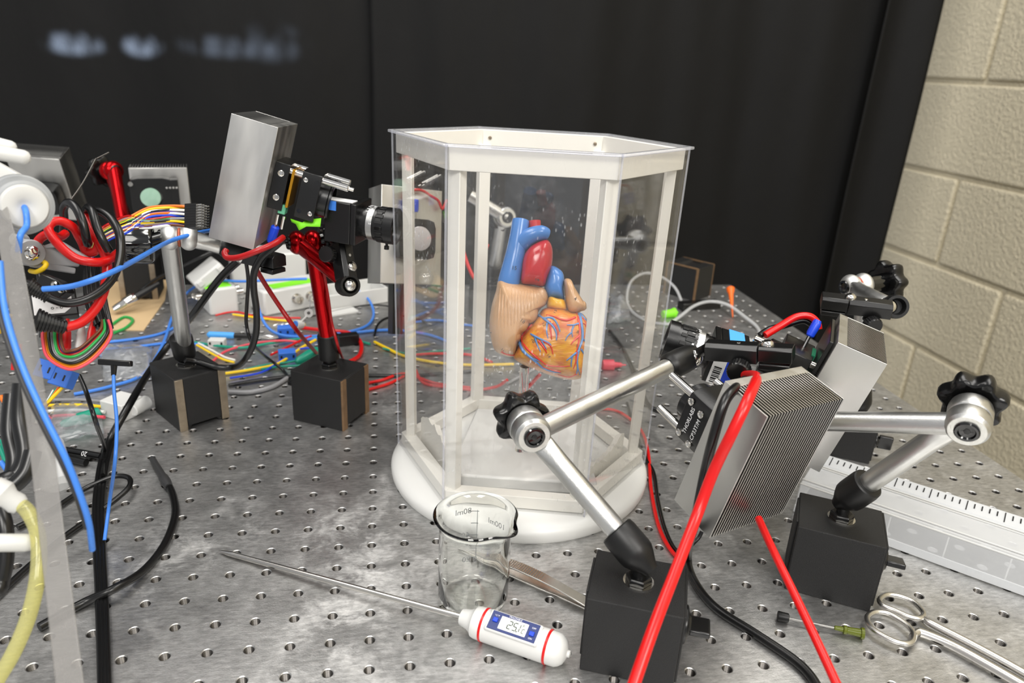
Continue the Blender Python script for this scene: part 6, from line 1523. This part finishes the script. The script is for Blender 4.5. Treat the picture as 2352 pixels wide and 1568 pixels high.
# bundle of black cables running towards the viewer
for i in range(3):
    o = (i - 1) * 8.5
    cable('bundled_cable', [(252 + o, 1010, 5), (236 + o, 1075, 5), (226 + o, 1160, 5), (228 + o, 1260, 4), (233 + o, 1360, 4), (237 + o, 1470, 4), (241 + o, 1600, 4)], 2.0, 'black_cable', ('left', 'middle', 'right')[i] + ' cable of the black bundle running to the lower edge', 'cable', 'black cable bundle', n=10)
cable('bundled_cable', [(182, 862, -540), (198, 900, -530), (222, 975, -515), (240, 1030, 12), (236, 1090, 9)], 1.6, 'black_cable', 'thin black cable dropping into the black bundle', 'cable')
cable('usb_cable', [(-20, 1432, 3), (60, 1452, 3), (-10, 1490, 3), (90, 1440, 3), (190, 1385, 3.2), (262, 1352, 9), (330, 1310, 4), (378, 1250, 3.2), (402, 1185, 3.2), (398, 1140, 3.2), (385, 1110, 3.2)][3:], 3.0, 'black_cable', 'black cable curving over the bench to a slim connector', 'cable', n=12)
pl = probe('cable_connector', (388, 1118, 4), (348, 1050, 4), [(0, 3.2), (.15, 4.2), (.3, 4.0), (.34, 3.2), (.95, 2.6), (1, 1.6)], 'grey_black', 'slim black connector lying at the end of the curved cable', 'connector')
cable('usb_cable', [(-20, 1380, 3), (60, 1305, 3), (150, 1230, 3), (215, 1185, 3), (262, 1150, 6), (295, 1120, 9), (298, 1100, 10), (280, 1093, 10), (248, 1098, 9), (190, 1125, 4), (120, 1170, 3), (40, 1210, 3)], 2.2, 'black_cable', 'black cable folded in a narrow loop beside the bundle', 'cable', n=10)
for (a_, b_, lb) in (((130, 1030, 4), (232, 1048, 4), 'numbered black cable end beside the bundle'), ((120, 1044, 4), (198, 1062, 4), 'plain black cable end under the numbered one')):
    pp = [P(a_), P(b_)]; t_ = thing('cable_end', lb, 'cable', pp[0]); MB().cyl(pp[0], pp[1], 3.3, n=14).build('sheath', 'black_cable', t_)
    if lb.startswith('numbered'): w_ = (pp[1] - pp[0]).normalized(); text('printed_number', '20', 6, pp[0] + (pp[1] - pp[0]) * .62 + toward_cam(pp[0]) * 5.2, -w_, toward_cam(pp[0]).cross(-w_), 'ink_white', t_)
# blue-black flat hose near the viewer
cable('flat_hose', [(0, 600, -350), (8, 690, -348), (24, 760, -346), (55, 850, -345), (100, 950, -345), (150, 1050, -347), (182, 1130, -352), (204, 1200, -360), (212, 1262, -370)], 1.5, 'blue_cable', 'blue hose sweeping down close to the viewer', 'hose', n=12)
cable('flat_hose', [(-10, 640, -353), (0, 720, -351), (24, 800, -349), (60, 893, -348), (102, 980, -348), (147, 1068, -350), (178, 1140, -355), (201, 1212, -362)], 1.6, 'grey_black', 'dark hose lying along the near blue hose', 'hose', n=12)
# clear bar near the viewer
bar_pts = [(-26, 392, 396, 40), (8, 520, 386, 44), (22, 570, 384, 48), (56, 760, 372, 52), (92, 1000, 360, 56), (160, 1568, 332, 66), (210, 1960, 316, 72)]
vs = []; fs = []
for x, y, d, wpx in bar_pts:
    hw = wpx / 2 * d / FPX; c = PD(x, y, d); n_ = toward_cam(c)
    for sx_, dz_ in ((-1, 0), (1, 0), (1, -6), (-1, -6)): vs.append(c + RX * (hw * sx_) + n_ * dz_)
for i in range(len(bar_pts) - 1):
    for k in range(4): fs.append((i * 4 + k, i * 4 + (k + 1) % 4, i * 4 + 4 + (k + 1) % 4, i * 4 + 4 + k))
fs += [(3, 2, 1, 0), tuple(len(bar_pts) * 4 - 4 + k for k in range(4))]
tag(MB().add(vs, fs).build('acrylic_bar', 'bar_clear', None, org=PD(210, 1960, 316), bevel=.6), 'scuffed clear plastic bar standing close to the viewer at the left', 'bar')
# yellow tubing
cable('yellow_tubing', [(36, 1152, -372), (62, 1172, -368), (84, 1215, -362), (90, 1270, -358), (84, 1340, -354), (64, 1420, -350), (30, 1500, -346), (-20, 1590, -342), (-60, 1720, -350), (-80, 1900, 5), (-160, 2000, 5)], 3.5, 'tube_yellow', 'translucent yellow tubing curving at the lower left edge', 'tubing', n=16)
a = PD(-20, 1118, 366); b = PD(48, 1162, 371); tag(MB().lathe(a, b - a, [(0, 6), (6, 7), (10, 5), (14, 5.4), ((b - a).length, 4.4)], 18).build('hose_fitting', 'white_soft', None, org=a), 'white hose fitting at the end of the yellow tubing', 'fitting')
# dark cables at the far left edge
for i, (pts, r, lb) in enumerate((([(52, 880, -430), (48, 960, -428), (60, 1040, -424), (40, 1090, -420), (0, 1110, -416), (-120, 1180, -420), (-330, 1360, 6), (-600, 1420, 6)], 5.2, 'thick black cable hanging left of the clear bar'),
        ([(30, 905, -440), (24, 990, -436), (36, 1060, -432), (14, 1120, -430), (-60, 1200, -432), (-300, 1420, 6), (-560, 1500, 6)], 5.0, 'second thick black cable at the left edge'),
        ([(-10, 1150, -400), (10, 1200, -396), (14, 1270, -394), (4, 1330, -392), (-20, 1370, -390), (-140, 1440, -400), (-340, 1500, 5), (-600, 1560, 5)], 4.0, 'black cable curling at the lower left edge'),
        ([(76, 1035, -420), (60, 1085, -416), (24, 1120, -412), (-10, 1130, -410), (-140, 1170, -415), (-360, 1300, 6), (-640, 1340, 6)], 4.6, 'black cable bending into the left edge'))):
    cable('power_cable', pts, r, 'black_cable', lb, n=12)
for i, (m, pts) in enumerate((('red_cable', [(40, 790, -440), (36, 850, -438)]), ('green_cable', [(4, 1010, -446), (14, 1035, -444), (24, 1060, -442)]), ('green_cable', [(0, 1025, -446), (10, 1050, -444), (16, 1070, -442)]), ('blue_cable', [(2, 1060, -440), (20, 1085, -438), (26, 1088, -438)]), ('yellow_cable', [(-6, 760, -430), (6, 745, -430), (18, 720, -432)]), ('yellow_cable', [(-6, 640, -436), (6, 680, -434), (4, 730, -432)]), ('orange_cable', [(2, 910, -444), (18, 935, -442), (20, 950, -440)]))):
    cable('wire', pts, 2.6 if i in (0, 4, 5) else 1.5, m, f'{jn.get(m, {"green_cable": "teal", "blue_cable": "light blue"}.get(m))} wire stub {"high" if i in (5,) else "low" if i in (1, 3) else "halfway"} at the left edge behind the clear bar', 'wire', 'wire stubs at the left edge')
probe('syringe', (104, 1010, -440), (136, 1120, -430), [(0, 7), (.1, 9), (.9, 9), (1, 6)], 'tube_clear', 'clear syringe barrel standing behind the clear bar', 'syringe')
cable('wire', [(70, 622, -474), (84, 624, -470), (100, 616, -468), (106, 606, -470), (96, 600, -474)], 1.6, 'yellow_cable', 'yellow wire loop below the grey link arm', 'wire', n=8)
for i in range(5):
    cable('bundled_cable', [(92 + 9 * i, 628 + 5 * i, -500 + 3 * i), (98 + 9 * i, 668, -498), (104 + 8 * i, 720, -494), (100 + 9 * i, 775, -490)], 2.6, 'black_cable', f'black cable, {ORDN[i]} from the left in the bunch behind the white label', 'cable', 'black cables behind the driver module', n=8)
HB = thing('connector_hood', 'black slanted connector hood above the white label', 'connector', PD(135, 662, 470))
MB().prism([(-10, -6), (6, -9), (12, 2), (4, 6), (-9, 5)], PD(134, 660, 476), (RX + RD * .5).normalized(), (-RD + RX * .5).normalized(), -RF, 9).build('shell', 'black_anodized', HB, bevel=1)
for k in range(2): MB().lathe(PD(126 + 16 * k, 652 + 14 * k, 466), -RF, [(0, 2), (1.2, 2), (1.6, 1)], 10).build('screw', 'chrome', HB)
